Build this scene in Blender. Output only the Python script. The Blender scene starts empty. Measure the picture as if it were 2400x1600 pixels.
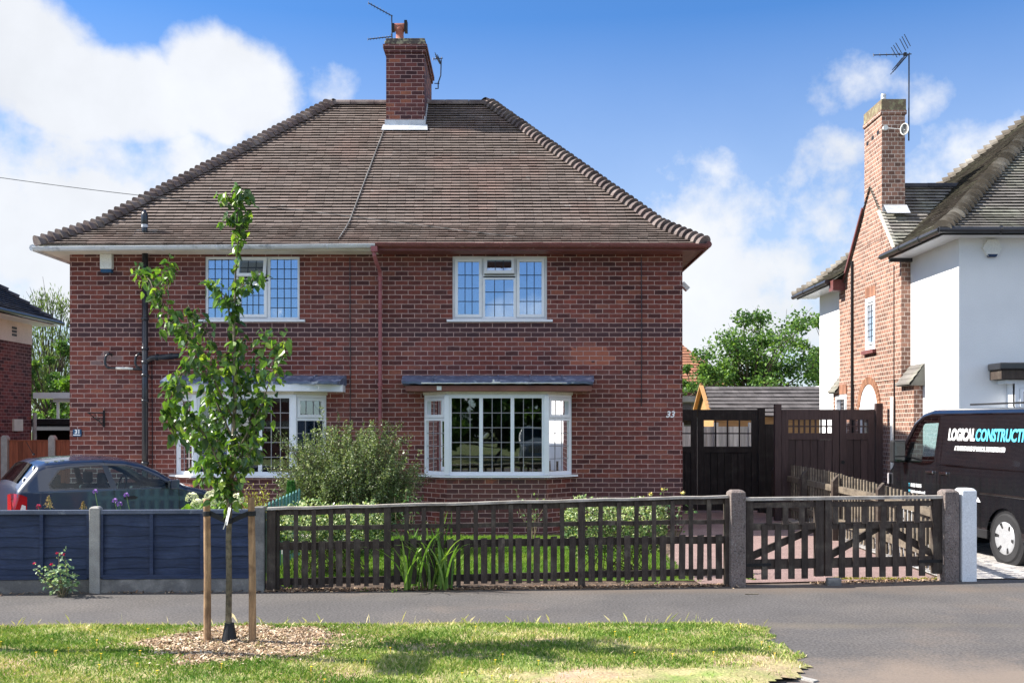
import bpy, math, random
import numpy as np
from mathutils import Vector, Matrix
random.seed(7); rng = np.random.default_rng(7)
V = Vector
sc = bpy.context.scene
col = sc.collection
F = 2400.0; CZ = 1.84          # lens constant of the 2400 px wide photograph, eye height
def X_(u, Y): return (u-1200)*Y/F
def Z_(v, Y): return CZ-(v-1000)*Y/F
def P(u, v, Y): return V((X_(u, Y), Y, Z_(v, Y)))
def ru(a, b): return random.uniform(a, b)
def lerp(a, b, t): return a+(b-a)*t

# ------------------------------------------------------------------ object helpers
BASE = {}
class MB:
    def __init__(s): s.v = []; s.f = []; s.t = []
    def add(s, vs, fs, tint=1.0):
        n = len(s.v)
        s.v.extend([tuple(p) for p in vs]); s.f.extend([tuple(i+n for i in f) for f in fs]); s.t.extend([tint]*len(fs))
        return s
    def box(s, x0, x1, y0, y1, z0, z1, tint=1.0):
        vs = [(x0,y0,z0),(x1,y0,z0),(x1,y1,z0),(x0,y1,z0),(x0,y0,z1),(x1,y0,z1),(x1,y1,z1),(x0,y1,z1)]
        return s.add(vs, BOXF, tint)
    def obox(s, O, ax, ay, az, a, b, c, tint=1.0):
        vs = [O+ax*i+ay*j+az*k for k in c for (i, j) in ((a[0],b[0]),(a[1],b[0]),(a[1],b[1]),(a[0],b[1]))]
        return s.add(vs, BOXF, tint)
    def bar(s, p, q, w, d, side=None, tint=1.0):
        p = V(p); q = V(q); ax = (q-p); L = ax.length; ax.normalize()
        side = V(side) if side is not None else (V((0,0,1)) if abs(ax.z) < .9 else V((1,0,0)))
        b = ax.cross(side).normalized(); c = b.cross(ax).normalized()
        return s.obox(p, ax, b, c, (0, L), (-w/2, w/2), (-d/2, d/2), tint)
    def tube(s, path, r, n=8, tint=1.0, cap=True):
        path = [V(p) for p in path]; m = len(path)
        rs = r if isinstance(r, (list, tuple)) else [r]*m
        prev = None; vs = []
        for i, p in enumerate(path):
            d = (path[min(i+1, m-1)]-path[max(i-1, 0)])
            if d.length < 1e-7: d = V((0,0,1))
            d.normalize()
            if prev is None: a = d.orthogonal().normalized()
            else:
                a = prev-d*prev.dot(d); a = a.normalized() if a.length > 1e-5 else d.orthogonal().normalized()
            prev = a; b = d.cross(a)
            for k in range(n):
                t = 2*math.pi*k/n
                vs.append(p+(a*math.cos(t)+b*math.sin(t))*rs[i])
        fs = [(i*n+k, i*n+(k+1) % n, (i+1)*n+(k+1) % n, (i+1)*n+k) for i in range(m-1) for k in range(n)]
        if cap: fs += [tuple(range(n-1, -1, -1)), tuple((m-1)*n+k for k in range(n))]
        return s.add(vs, fs, tint)
    def lathe(s, c, prof, n=20, axis='z', tint=1.0):
        vs = []; c = V(c)
        for (r, h) in prof:
            for k in range(n):
                t = 2*math.pi*k/n; x, y = r*math.cos(t), r*math.sin(t)
                vs.append(c+(V((x, y, h)) if axis == 'z' else V((x, h, y)) if axis == 'y' else V((h, x, y))))
        m = len(prof)
        fs = [(i*n+k, i*n+(k+1) % n, (i+1)*n+(k+1) % n, (i+1)*n+k) for i in range(m-1) for k in range(n)]
        fs += [tuple(range(n)), tuple((m-1)*n+k for k in range(n))]
        return s.add(vs, fs, tint)
    def prism(s, pts, vec, tint=1.0):
        n = len(pts); pts = [V(p) for p in pts]; vec = V(vec)
        return s.add(pts+[p+vec for p in pts], [tuple(range(n)), tuple(range(2*n-1, n-1, -1))]+[(i, (i+1) % n, n+(i+1) % n, n+i) for i in range(n)], tint)
    def quad(s, a, b, c, d, tint=1.0): return s.add([a, b, c, d], [(0,1,2,3)], tint)
    def build(s, name, mat, parent=None, loc=None, smooth=False, uv=False, bevel=0, label=None):
        base = BASE.get(parent.name, V((0,0,0))) if parent else (V(loc) if loc is not None else V((0,0,0)))
        me = bpy.data.meshes.new(name)
        me.from_pydata([(x-base.x, y-base.y, z-base.z) for (x, y, z) in s.v], [], s.f)
        at = me.attributes.new('tint', 'FLOAT', 'FACE'); at.data.foreach_set('value', s.t)
        me.materials.append(mat)
        if uv:
            uvl = me.uv_layers.new(name='UVMap'); me.update()
            for p in me.polygons:
                nx, ny, nz = p.normal
                if abs(nz) > .8: t = V((1,0,0)); w = V((0,1,0))
                else:
                    t = V((-ny, nx, 0)).normalized(); w = V((0,0,1))
                    if abs(t.x) >= abs(t.y):
                        if t.x < 0: t = -t
                    elif t.y < 0: t = -t
                for li in p.loop_indices:
                    q = V(me.vertices[me.loops[li].vertex_index].co)+base
                    uvl.data[li].uv = (q.dot(t)+(0.06 if abs(t.y) > .5 else 0), q.dot(w))
        if smooth: me.polygons.foreach_set('use_smooth', [True]*len(me.polygons))
        o = bpy.data.objects.new(name, me); col.objects.link(o)
        if parent: o.parent = parent; BASE[o.name] = base
        else: o.location = base; BASE[o.name] = base
        if bevel:
            b = o.modifiers.new('Bevel', 'BEVEL'); b.width = bevel; b.segments = 2; b.limit_method = 'ANGLE'
        if label: o['label'] = label
        return o
BOXF = [(3,2,1,0),(4,5,6,7),(0,1,5,4),(1,2,6,5),(2,3,7,6),(3,0,4,7)]
def tag(o, label=None, cat=None, group=None, kind=None):
    if label: o['label'] = label
    if cat: o['category'] = cat
    if group: o['group'] = group
    if kind: o['kind'] = kind
    return o
def thing(name, label, cat, loc=(0,0,0), group=None, rot=None):
    o = bpy.data.objects.new(name, None); col.objects.link(o); o.empty_display_size = .2
    o.location = loc; tag(o, label, cat, group)
    if rot is not None: o.rotation_euler = (0, 0, rot); BASE[o.name] = V((0,0,0))
    else: BASE[o.name] = V(loc)
    return o
def copy_tree(o, parent=None):
    c = o.copy(); col.objects.link(c)
    if parent: c.parent = parent
    for ch in list(o.children): copy_tree(ch, c)
    return c

# ------------------------------------------------------------------ materials
def new_mat(name):
    m = bpy.data.materials.new(name); m.use_nodes = True; nt = m.node_tree
    b = nt.nodes['Principled BSDF']; return m, nt, b
def nd(nt, t, **k):
    n = nt.nodes.new(t)
    for a, v in k.items(): setattr(n, a, v)
    return n
def mth(nt, op, a, b=None, c=None, clamp=False):
    n = nd(nt, 'ShaderNodeMath', operation=op, use_clamp=clamp)
    for i, x in enumerate((a, b, c)):
        if x is None: continue
        if isinstance(x, (int, float)): n.inputs[i].default_value = x
        else: nt.links.new(x, n.inputs[i])
    return n.outputs[0]
def noise(nt, vec, scale, detail=3, rough=.55):
    n = nd(nt, 'ShaderNodeTexNoise'); n.inputs['Scale'].default_value = scale
    n.inputs['Detail'].default_value = detail; n.inputs['Roughness'].default_value = rough
    nt.links.new(vec, n.inputs['Vector']); return n.outputs[0]
def mrange(nt, x, a, b, c, d):
    n = nd(nt, 'ShaderNodeMapRange'); nt.links.new(x, n.inputs[0])
    for i, q in enumerate((a, b, c, d)): n.inputs[i+1].default_value = q
    return n.outputs[0]
def mixc(nt, f, a, b, mode='MIX'):
    n = nd(nt, 'ShaderNodeMix', data_type='RGBA', blend_type=mode)
    for s, x in ((n.inputs[0], f), (n.inputs[6], a), (n.inputs[7], b)):
        if isinstance(x, (int, float)): s.default_value = x
        elif isinstance(x, (tuple, list)): s.default_value = (*x[:3], 1)
        else: nt.links.new(x, s)
    return n.outputs[2]
def scalec(nt, c, f):
    n = nd(nt, 'ShaderNodeVectorMath', operation='SCALE')
    nt.links.new(c, n.inputs[0])
    if isinstance(f, (int, float)): n.inputs['Scale'].default_value = f
    else: nt.links.new(f, n.inputs['Scale'])
    return n.outputs[0]
def ramp(nt, x, stops, interp='LINEAR'):
    n = nd(nt, 'ShaderNodeValToRGB'); n.color_ramp.interpolation = interp
    e = n.color_ramp.elements
    while len(e) < len(stops): e.new(.5)
    for i, (p, c) in enumerate(stops): e[i].position = p; e[i].color = (*c, 1)
    nt.links.new(x, n.inputs[0]); return n.outputs[0]
def attr(nt, name='tint'):
    return nd(nt, 'ShaderNodeAttribute', attribute_name=name).outputs['Fac']
def bumpn(nt, b, h, strength, dist=.01):
    n = nd(nt, 'ShaderNodeBump'); n.inputs['Strength'].default_value = strength; n.inputs['Distance'].default_value = dist
    nt.links.new(h, n.inputs['Height']); nt.links.new(n.outputs[0], b.inputs['Normal'])
def M(name, c, c2=None, rough=.75, metal=0, var=.2, vs=3, fine=.12, fs=60, bump=.25, bs=60, bd=.006, spec=.3, c2r=(.45,.65), c2s=1.5,
      c3=None, c3r=(.6,.7), c3s=8, ramp_tint=None, coat=0, stretch=None, usetint=True):
    m, nt, b = new_mat(name)
    tc = nd(nt, 'ShaderNodeNewGeometry').outputs['Position']
    if stretch:
        mp = nd(nt, 'ShaderNodeVectorMath', operation='MULTIPLY'); mp.inputs[1].default_value = stretch
        nt.links.new(tc, mp.inputs[0]); tv = mp.outputs[0]
    else: tv = tc
    if ramp_tint: cc = ramp(nt, attr(nt), ramp_tint)
    else:
        rgb = nd(nt, 'ShaderNodeRGB'); rgb.outputs[0].default_value = (*c, 1); cc = rgb.outputs[0]
    if c2: cc = mixc(nt, mrange(nt, noise(nt, tc, c2s, 4), c2r[0], c2r[1], 0, 1), cc, c2)
    if c3: cc = mixc(nt, mrange(nt, noise(nt, tc, c3s, 4), c3r[0], c3r[1], 0, 1), cc, c3)
    f = mrange(nt, noise(nt, tv, vs, 4), .3, .7, 1-var, 1+var)
    f = mth(nt, 'MULTIPLY', f, mrange(nt, noise(nt, tv, fs, 2), .3, .7, 1-fine, 1+fine))
    if usetint and not ramp_tint: f = mth(nt, 'MULTIPLY', f, attr(nt))
    nt.links.new(scalec(nt, cc, f), b.inputs['Base Color'])
    b.inputs['Roughness'].default_value = rough; b.inputs['Metallic'].default_value = metal
    b.inputs['Specular IOR Level'].default_value = spec; b.inputs['Coat Weight'].default_value = coat
    b.inputs['Coat Roughness'].default_value = .05
    if bump: bumpn(nt, b, noise(nt, tv, bs, 4), bump, bd)
    return m
def M_brick(name, bricks, mortar, bw=.2304, bh=.0834, patch=None, jm=.12, jv=.05, z0=0.0, u0=0.0, fade=(.10,.055,.055)):
    m, nt, b = new_mat(name)
    uv = nd(nt, 'ShaderNodeUVMap').outputs[0]
    geo = nd(nt, 'ShaderNodeNewGeometry').outputs['Position']
    sep = nd(nt, 'ShaderNodeSeparateXYZ'); nt.links.new(uv, sep.inputs[0])
    wob = mrange(nt, noise(nt, geo, 9, 2), 0, 1, -.006, .006)
    wob2 = mrange(nt, noise(nt, geo, 14, 2), 0, 1, -.006, .006)
    u = mth(nt, 'ADD', mth(nt, 'ADD', sep.outputs[0], 50+u0), wob2); v = mth(nt, 'ADD', mth(nt, 'ADD', sep.outputs[1], 20+z0), wob)
    rv = mth(nt, 'DIVIDE', v, bh); row = mth(nt, 'FLOOR', rv); fv = mth(nt, 'SUBTRACT', rv, row)
    off = mth(nt, 'MULTIPLY', mth(nt, 'MODULO', row, 2), .5)
    ruu = mth(nt, 'ADD', mth(nt, 'DIVIDE', u, bw), off); cc = mth(nt, 'FLOOR', ruu); fu = mth(nt, 'SUBTRACT', ruu, cc)
    dv = mth(nt, 'MINIMUM', fv, mth(nt, 'SUBTRACT', 1, fv)); du = mth(nt, 'MINIMUM', fu, mth(nt, 'SUBTRACT', 1, fu))
    ev = mrange(nt, dv, jm*.35, jm*.75, 0, 1); eu = mrange(nt, du, jv*.35, jv*.75, 0, 1)
    mask = mth(nt, 'MULTIPLY', ev, eu)
    cb = nd(nt, 'ShaderNodeCombineXYZ'); nt.links.new(cc, cb.inputs[0]); nt.links.new(row, cb.inputs[1])
    wn = nd(nt, 'ShaderNodeTexWhiteNoise', noise_dimensions='2D'); nt.links.new(cb.outputs[0], wn.inputs['Vector'])
    bc = ramp(nt, wn.outputs['Value'], bricks)
    big = mrange(nt, noise(nt, geo, .55, 4), .35, .65, .78, 1.24)
    bc = mixc(nt, mrange(nt, noise(nt, geo, .8, 5, .65), .48, .68, 0, .5), bc, fade)
    sm = mrange(nt, noise(nt, geo, 28, 4, .7), .25, .75, .72, 1.28)
    bc = scalec(nt, bc, mth(nt, 'MULTIPLY', big, sm))
    mc = scalec(nt, nd_rgb(nt, mortar), mrange(nt, noise(nt, geo, 6, 3), .3, .7, .8, 1.2))
    if patch:   # list of (u0,u1,v0,v1,colour,amount,edge noise)
        ps = nd(nt, 'ShaderNodeSeparateXYZ'); nt.links.new(cb.outputs[0], ps.inputs[0])
        # edges follow whole bricks: measured on the brick's own centre
        cu = mth(nt, 'SUBTRACT', mth(nt, 'MULTIPLY', mth(nt, 'SUBTRACT', mth(nt, 'ADD', cc, .5), off), bw), 50+u0)
        cv = mth(nt, 'SUBTRACT', mth(nt, 'MULTIPLY', mth(nt, 'ADD', row, .5), bh), 20+z0)
        n1 = mrange(nt, noise(nt, geo, 3.5, 3), 0, 1, -1, 1)
        for (a0, a1, b0, b1, pc, amt, en) in patch:
            x = mth(nt, 'ADD', cu, mth(nt, 'MULTIPLY', n1, en)); y = mth(nt, 'ADD', cv, mth(nt, 'MULTIPLY', n1, en*.5))
            k = mth(nt, 'MULTIPLY', mth(nt, 'MULTIPLY', mth(nt, 'GREATER_THAN', x, a0), mth(nt, 'LESS_THAN', x, a1)),
                    mth(nt, 'MULTIPLY', mth(nt, 'GREATER_THAN', y, b0), mth(nt, 'LESS_THAN', y, b1)))
            bc = mixc(nt, mth(nt, 'MULTIPLY', k, amt), bc, pc)
    c = mixc(nt, mask, mc, bc)
    nt.links.new(c, b.inputs['Base Color']); b.inputs['Roughness'].default_value = .85; b.inputs['Specular IOR Level'].default_value = .2
    h = mth(nt, 'ADD', mask, mth(nt, 'MULTIPLY', noise(nt, geo, 70, 4), .35))
    bumpn(nt, b, h, .8, .008)
    return m
def nd_rgb(nt, c):
    n = nd(nt, 'ShaderNodeRGB'); n.outputs[0].default_value = (*c, 1); return n.outputs[0]
def M_leaf(name, stops, trans=.35, rough=.45, spec=.4):
    m, nt, b = new_mat(name)
    c = ramp(nt, attr(nt), stops)
    geo = nd(nt, 'ShaderNodeNewGeometry').outputs['Position']
    c = scalec(nt, c, mrange(nt, noise(nt, geo, 25, 2), .3, .7, .85, 1.15))
    nt.links.new(c, b.inputs['Base Color']); b.inputs['Roughness'].default_value = rough; b.inputs['Specular IOR Level'].default_value = spec
    t = nd(nt, 'ShaderNodeBsdfTranslucent'); nt.links.new(mixc(nt, 1, c, (1.25, 1.3, .6), 'MULTIPLY'), t.inputs[0])
    mx = nd(nt, 'ShaderNodeMixShader'); mx.inputs[0].default_value = trans
    out = nt.nodes['Material Output']
    nt.links.new(b.outputs[0], mx.inputs[1]); nt.links.new(t.outputs[0], mx.inputs[2]); nt.links.new(mx.outputs[0], out.inputs[0])
    return m
def M_glass(name, refl=.25, tintc=(.8,.85,.85), wob=.0, gcol=(1,1,1), fmul=1.0):
    m, nt, b = new_mat(name)
    g = nd(nt, 'ShaderNodeBsdfGlossy'); g.inputs['Roughness'].default_value = .012; g.inputs[0].default_value = (*gcol, 1)
    t = nd(nt, 'ShaderNodeBsdfTransparent'); t.inputs[0].default_value = (*tintc, 1)
    fr = nd(nt, 'ShaderNodeFresnel'); fr.inputs[0].default_value = 1.5
    f = mth(nt, 'ADD', mth(nt, 'MULTIPLY', fr.outputs[0], fmul), refl-.04, clamp=True)
    mx = nd(nt, 'ShaderNodeMixShader'); nt.links.new(f, mx.inputs[0])
    if wob:
        geo = nd(nt, 'ShaderNodeNewGeometry').outputs['Position']
        bn = nd(nt, 'ShaderNodeBump'); bn.inputs['Strength'].default_value = wob; bn.inputs['Distance'].default_value = .02
        nt.links.new(noise(nt, geo, 2.2, 1), bn.inputs['Height']); nt.links.new(bn.outputs[0], g.inputs['Normal'])
    nt.links.new(t.outputs[0], mx.inputs[1]); nt.links.new(g.outputs[0], mx.inputs[2])
    nt.links.new(mx.outputs[0], nt.nodes['Material Output'].inputs[0])
    return m

BR = [(0,(.078,.031,.030)),(.15,(.11,.038,.034)),(.45,(.165,.049,.039)),(.65,(.20,.059,.045)),(.85,(.145,.052,.044)),(1,(.25,.086,.057))]
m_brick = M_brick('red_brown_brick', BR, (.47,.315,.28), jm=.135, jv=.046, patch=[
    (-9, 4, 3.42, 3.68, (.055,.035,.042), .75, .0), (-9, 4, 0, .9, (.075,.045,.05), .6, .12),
    (1.05, 1.75, 2.95, 3.26, (.36,.12,.075), .9, .2), (-7.45, -7.0, 2.98, 3.13, (.26,.2,.19), .6, .12)])
m_brick2 = M_brick('warm_orange_brick', [(0,(.15,.085,.065)),(.3,(.21,.115,.085)),(.6,(.28,.155,.115)),(1,(.35,.185,.13))], (.62,.5,.42), fade=(.24,.14,.105), bw=.125, jv=.09, jm=.15)
m_brick3 = M_brick('dark_red_brick', [(0,(.05,.02,.022)),(.5,(.13,.04,.038)),(1,(.2,.06,.05))], (.33,.2,.19))
m_brick_w = M_brick('red_chimney_brick', [(0,(.05,.025,.03)),(.4,(.11,.04,.04)),(.75,(.17,.055,.05)),(1,(.33,.12,.07))], (.42,.28,.26), jm=.125, jv=.042)
m_tile = M('brown_clay_tile', (.175,.138,.120), c2=(.23,.15,.125), c2r=(.5,.8), c2s=.8, c3=(.34,.31,.29), c3r=(.66,.78), c3s=5, var=.10, vs=2, rough=.85, bump=.4, bs=45)
m_tile_g = M('grey_green_tile', (.18,.165,.15), c2=(.23,.23,.185), c2r=(.45,.7), c2s=1.6, c3=(.12,.11,.1), c3r=(.6,.72), c3s=4, rough=.85, bump=.4)
m_tile_d = M('dark_slate_tile', (.055,.055,.065), rough=.7, bump=.4)
m_bonnet = M('hip_tile', (.125,.095,.09), c2=(.2,.165,.15), c2s=4, rough=.85, bump=.4)
m_bonnet2 = M('grey_hip_tile', (.14,.118,.092), c2=(.24,.22,.19), c2s=3, rough=.85, bump=.4)
m_mortar = M('mortar', (.42,.36,.33), rough=.9, bump=.4)
m_upvc = M('white_upvc', (.78,.80,.83), rough=.35, var=.05, fine=.03, bump=.03, spec=.4)
m_upvc_gut = M('white_gutter_weathered', (.55,.57,.6), c2=(.22,.24,.26), c2r=(.55,.75), c2s=6, rough=.4, var=.12, stretch=(1,1,6), bump=.05)
m_cream = M('cream_painted_board', (.62,.58,.5), rough=.6, var=.12, bump=.08)
m_oxide = M('oxide_red_paint', (.17,.062,.058), c2=(.26,.16,.14), c2r=(.62,.75), c2s=9, rough=.5, bump=.15)
m_oxide2 = M('dusky_red_pipe', (.29,.10,.105), rough=.45, bump=.1)
m_brownboard = M('red_brown_board', (.2,.085,.065), rough=.6, bump=.15)
m_lead = M('lead_sheet', (.13,.17,.27), c2=(.42,.47,.58), c2r=(.56,.66), c2s=7, rough=.45, metal=.25, var=.3, vs=5, bump=.5, bs=14)
m_lead_l = M('new_lead', (.5,.52,.56), rough=.5, var=.25, bump=.3)
m_black = M('black_pipe', (.018,.02,.026), rough=.28, var=.2, bump=.05, spec=.6)
m_iron = M('black_iron', (.012,.012,.013), rough=.45)
m_blackgut = M('black_gutter', (.02,.02,.023), rough=.3, bump=.02, spec=.6)
m_render = M('white_render', (.76,.77,.78), rough=.9, var=.035, vs=1.5, fine=.04, bump=.25, bs=90, bd=.004)
m_render_pink = M('cream_render', (.68,.58,.5), rough=.9, var=.1, vs=2, bump=.2)
m_navy = M('navy_fence_paint', (.024,.037,.08), c2=(.035,.05,.098), c2s=3, rough=.55, var=.25, vs=6, stretch=(.6,1,7), fine=.2, fs=30, bump=.35, bs=25, bd=.006)
m_conc = M('concrete', (.36,.345,.32), rough=.9, var=.2, vs=6, fine=.2, fs=120, bump=.5, bs=110)
m_conc_d = M('stained_concrete', (.16,.155,.15), c2=(.28,.27,.25), c2s=5, rough=.9, bump=.4)
m_roughcast = M('pebbled_concrete', (.2,.16,.145), c2=(.27,.25,.23), c2r=(.56,.64), c2s=55, c3=(.09,.075,.07), c3r=(.56,.64), c3s=45, rough=.9, fine=.3, fs=90, bump=1, bs=60, bd=.012)
m_whitepost = M('white_painted_post', (.74,.76,.78), rough=.7, var=.05, bump=.3, bs=60)
m_wood_d = M('dark_stained_wood', (.058,.043,.035), c2=(.125,.105,.082), c2r=(.5,.75), c2s=6, rough=.7, var=.3, vs=7, stretch=(6,6,.7), fine=.3, fs=60, bump=.5, bs=40)
m_wood_dh = M('sun_painted_cap_wood', (.46,.42,.37), c2=(.3,.26,.22), c2s=5, rough=.8, var=.3, vs=6, stretch=(.7,6,6), fine=.3, bump=.5)  # cap wood coloured lighter to paint in sunlight on the rail tops
m_wood_rail = M('pale_weathered_wood', (.17,.14,.105), c2=(.075,.06,.05), c2r=(.5,.7), c2s=6, rough=.8, var=.25, stretch=(6,.7,6), fine=.25, bump=.5)
m_wood_b = M('black_gate_wood', (.022,.017,.015), c2=(.045,.04,.036), c2r=(.5,.75), c2s=5, rough=.65, var=.4, vs=7, stretch=(7,7,.5), bump=.4)
m_wood_br = M('brown_gate_wood', (.062,.038,.036), rough=.65, var=.3, vs=7, stretch=(7,7,.5), bump=.35)
m_wood_or = M('orange_fence_wood', (.24,.07,.035), rough=.75, var=.25, vs=7, stretch=(7,7,.5), bump=.3)
m_shed = M('honey_timber', (.42,.24,.10), rough=.7, var=.2, stretch=(.6,.6,9), vs=5, bump=.3)
m_palewood = M('pale_fence_wood', (.62,.6,.56), rough=.8, var=.2, stretch=(7,7,.5), bump=.3)
m_stake = M('round_stake_wood', (.33,.21,.12), c2=(.2,.12,.07), c2s=9, rough=.8, var=.3, vs=7, stretch=(7,7,.6), bump=.4)
m_teal = M('teal_paint', (.1,.24,.22), rough=.6, var=.2, vs=8, bump=.2)
m_tealtop = M('pale_teal_paint', (.35,.5,.47), rough=.6, var=.2, bump=.2)
m_bark = M('young_bark', (.17,.145,.1), c2=(.09,.075,.055), c2s=22, rough=.85, var=.3, bump=.6, bs=60)
m_bark2 = M('tree_bark', (.09,.07,.05), rough=.9, bump=.6)
m_stem = M('green_brown_stem', (.17,.14,.08), rough=.8)
m_stem_g = M('green_stem', (.12,.2,.07), rough=.7)
m_rubber = M('black_rubber', (.015,.016,.02), rough=.5, bump=.1)
m_tagm = M('white_tag', (.8,.8,.8), rough=.6, var=.03)
m_pot = M('terracotta', (.3,.1,.07), c2=(.36,.2,.16), c2s=8, rough=.8)
m_alum = M('aerial_metal', (.05,.055,.07), rough=.5, metal=.5)
m_whitepl = M('white_plastic', (.72,.72,.68), rough=.45, var=.04, bump=.03)
m_blue = M('blue_plastic', (.02,.075,.16), rough=.4)
m_navypl = M('dark_blue_plastic', (.01,.03,.08), rough=.4)
m_curtain = M('white_curtain', (.7,.72,.74), rough=.9, var=.2, vs=9, stretch=(6,1,.2), bump=.3)
m_curt_d = M('dark_curtain', (.1,.085,.075), rough=.9, var=.5, vs=9, stretch=(8,8,.2), bump=.3)
m_inner = M('interior_plaster', (.3,.28,.25), rough=.9)
m_leadcame = M('lead_came', (.03,.045,.07), rough=.6, bump=0)
m_leadcame2 = M('grey_lead_came', (.28,.27,.28), rough=.6, bump=0)
m_glass_u = M_glass('sky_reflecting_glass', .42, (.6,.66,.72), .05, (.62,.78,1))
m_glass_b = M_glass('bay_glass', .14, (.55,.58,.6), .04)
m_carglass = M_glass('car_glass', .06, (.62,.80,.80), fmul=.35)
m_carpaint = M('navy_car_paint', (.011,.021,.05), rough=.35, var=.04, fine=.02, bump=0, spec=.5, coat=1)
m_vanpaint = M('black_van_paint', (.008,.0085,.011), rough=.16, var=.2, vs=2, fine=.05, bump=0, spec=.5, coat=1)
m_jeep = M('grey_car_paint', (.09,.12,.14), rough=.3, bump=0, coat=1)
m_darkpl = M('dark_plastic', (.02,.02,.022), rough=.6, bump=.1)
m_tyre = M('tyre_rubber', (.028,.028,.03), rough=.8, bump=.3)
m_hub = M('silver_hubcap', (.5,.51,.53), rough=.35, metal=.4, var=.04, bump=0)
m_chrome = M('chrome', (.7,.72,.75), rough=.1, metal=1, var=0, bump=0)
m_lampred = M('red_lamp', (.34,.01,.012), rough=.15, bump=0, coat=1)
m_lampwhite = M('clear_lamp', (.6,.56,.55), rough=.2, bump=0, coat=1)
m_mirror = M('mirror_glass', (.5,.62,.66), rough=.05, metal=1, var=0, bump=0)
m_white = M('white_lettering', (.85,.85,.85), rough=.5, var=0, fine=0, bump=0)
m_cyan = M('cyan_lettering', (.12,.55,.75), rough=.5, var=0, fine=0, bump=0)
m_seat = M('grey_upholstery', (.03,.035,.045), rough=.8)
m_asph = M('asphalt_path', (.098,.091,.088), c2=(.125,.112,.102), c2s=.7, c2r=(.45,.7), rough=.92, var=.1, vs=1.2, fine=.4, fs=42, bump=.5, bs=60, bd=.008, c3=(.17,.135,.11), c3s=.45, c3r=(.56,.72))
m_road = M('road_asphalt', (.1,.1,.105), rough=.9, fine=.3, fs=120, bump=.5, bs=140)
m_drive = M('pink_gravel_drive', (.27,.185,.17), rough=.95, var=.12, fine=.4, fs=70, bump=.8, bs=70, bd=.012)
m_ndrive = M('pale_gravel_drive', (.48,.45,.42), c2=(.25,.24,.25), c2s=9, c2r=(.48,.58), rough=.95, fine=.4, fs=55, bump=.9, bs=50, bd=.015)
m_soil = M('verge_soil', (.36,.31,.15), c2=(.2,.26,.07), c2s=2.2, c2r=(.42,.58), c3=(.46,.31,.22), c3r=(.5,.62), c3s=1.1, rough=.95, fine=.35, fs=50, bump=.8)
m_ground = M('grassy_ground', (.11,.15,.045), c2=(.16,.16,.07), c2s=.4, rough=.95, fine=.3, bump=.5)
m_bed = M('bed_soil', (.085,.06,.045), c2=(.17,.12,.09), c2s=9, rough=.95, fine=.4, fs=40, bump=1, bd=.02)
m_gr = M_leaf('grass_blade', [(0,(.10,.20,.03)),(.3,(.23,.34,.06)),(.55,(.40,.44,.13)),(.78,(.60,.53,.27)),(1,(.78,.66,.42))], .2, .6, .2)
m_lawn = M_leaf('lawn_blade', [(0,(.09,.2,.02)),(.6,(.17,.28,.04)),(1,(.28,.32,.08))], .35, .6, .2)
m_chip = M('wood_chip', (.45,.3,.2), ramp_tint=[(0,(.13,.08,.05)),(.35,(.38,.25,.15)),(.7,(.58,.43,.28)),(1,(.78,.66,.5))], rough=.9, bump=.3)
m_litter = M('dry_litter', (.3,.2,.12), ramp_tint=[(0,(.1,.06,.04)),(.5,(.3,.18,.11)),(1,(.6,.45,.3))], rough=.9, bump=.2)
m_tleaf = M_leaf('young_tree_leaf', [(0,(.03,.07,.02)),(.4,(.07,.15,.03)),(.75,(.17,.30,.04)),(1,(.36,.48,.07))], .42, .28, .6)
m_bleaf = M_leaf('broad_tree_leaf', [(0,(.035,.085,.025)),(.5,(.10,.20,.045)),(1,(.22,.34,.07))], .4, .5)
m_willow = M_leaf('drooping_leaf', [(0,(.05,.085,.03)),(.5,(.13,.19,.06)),(1,(.26,.33,.09))], .35, .5)
m_bright = M_leaf('bright_green_leaf', [(0,(.07,.16,.02)),(1,(.2,.34,.04))], .4, .5)
m_shrub = M_leaf('small_grey_green_leaf', [(0,(.045,.08,.03)),(.4,(.12,.17,.065)),(.75,(.27,.33,.15)),(1,(.52,.55,.34))], .3, .4)
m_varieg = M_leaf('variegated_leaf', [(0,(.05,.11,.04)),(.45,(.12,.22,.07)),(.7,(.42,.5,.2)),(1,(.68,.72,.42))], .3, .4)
m_rosel = M_leaf('rose_leaf', [(0,(.05,.12,.04)),(.6,(.14,.25,.1)),(1,(.4,.5,.28))], .3, .35)
m_strap = M_leaf('strap_leaf', [(0,(.06,.14,.02)),(.6,(.15,.28,.05)),(1,(.35,.48,.12))], .35, .35)
m_conifer = M_leaf('conifer_leaf', [(0,(.02,.09,.02)),(1,(.06,.2,.04))], .2, .6)
m_hydr = M('cream_petal', (.85,.84,.62), rough=.8, c2=(.65,.72,.4), c2s=30, bump=.6, bs=90)
m_yellow = M('yellow_petal', (.8,.55,.03), rough=.7, bump=0)
m_pyel = M('pale_yellow_petal', (.75,.66,.25), rough=.7, bump=0)
m_pink = M('pink_red_petal', (.65,.03,.1), rough=.6, bump=0)
m_lil = M('lilac_petal', (.42,.22,.62), rough=.7, bump=0)
m_seedh = M('tan_seed_head', (.45,.33,.13), rough=.8, bump=0)
SUN_E = 4.8; SKY_S = .15; CLOUD = 3.15; EXPO = 1.17; SKYT = (.28,.43,.585); BACK_FILL = 1.6
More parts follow.
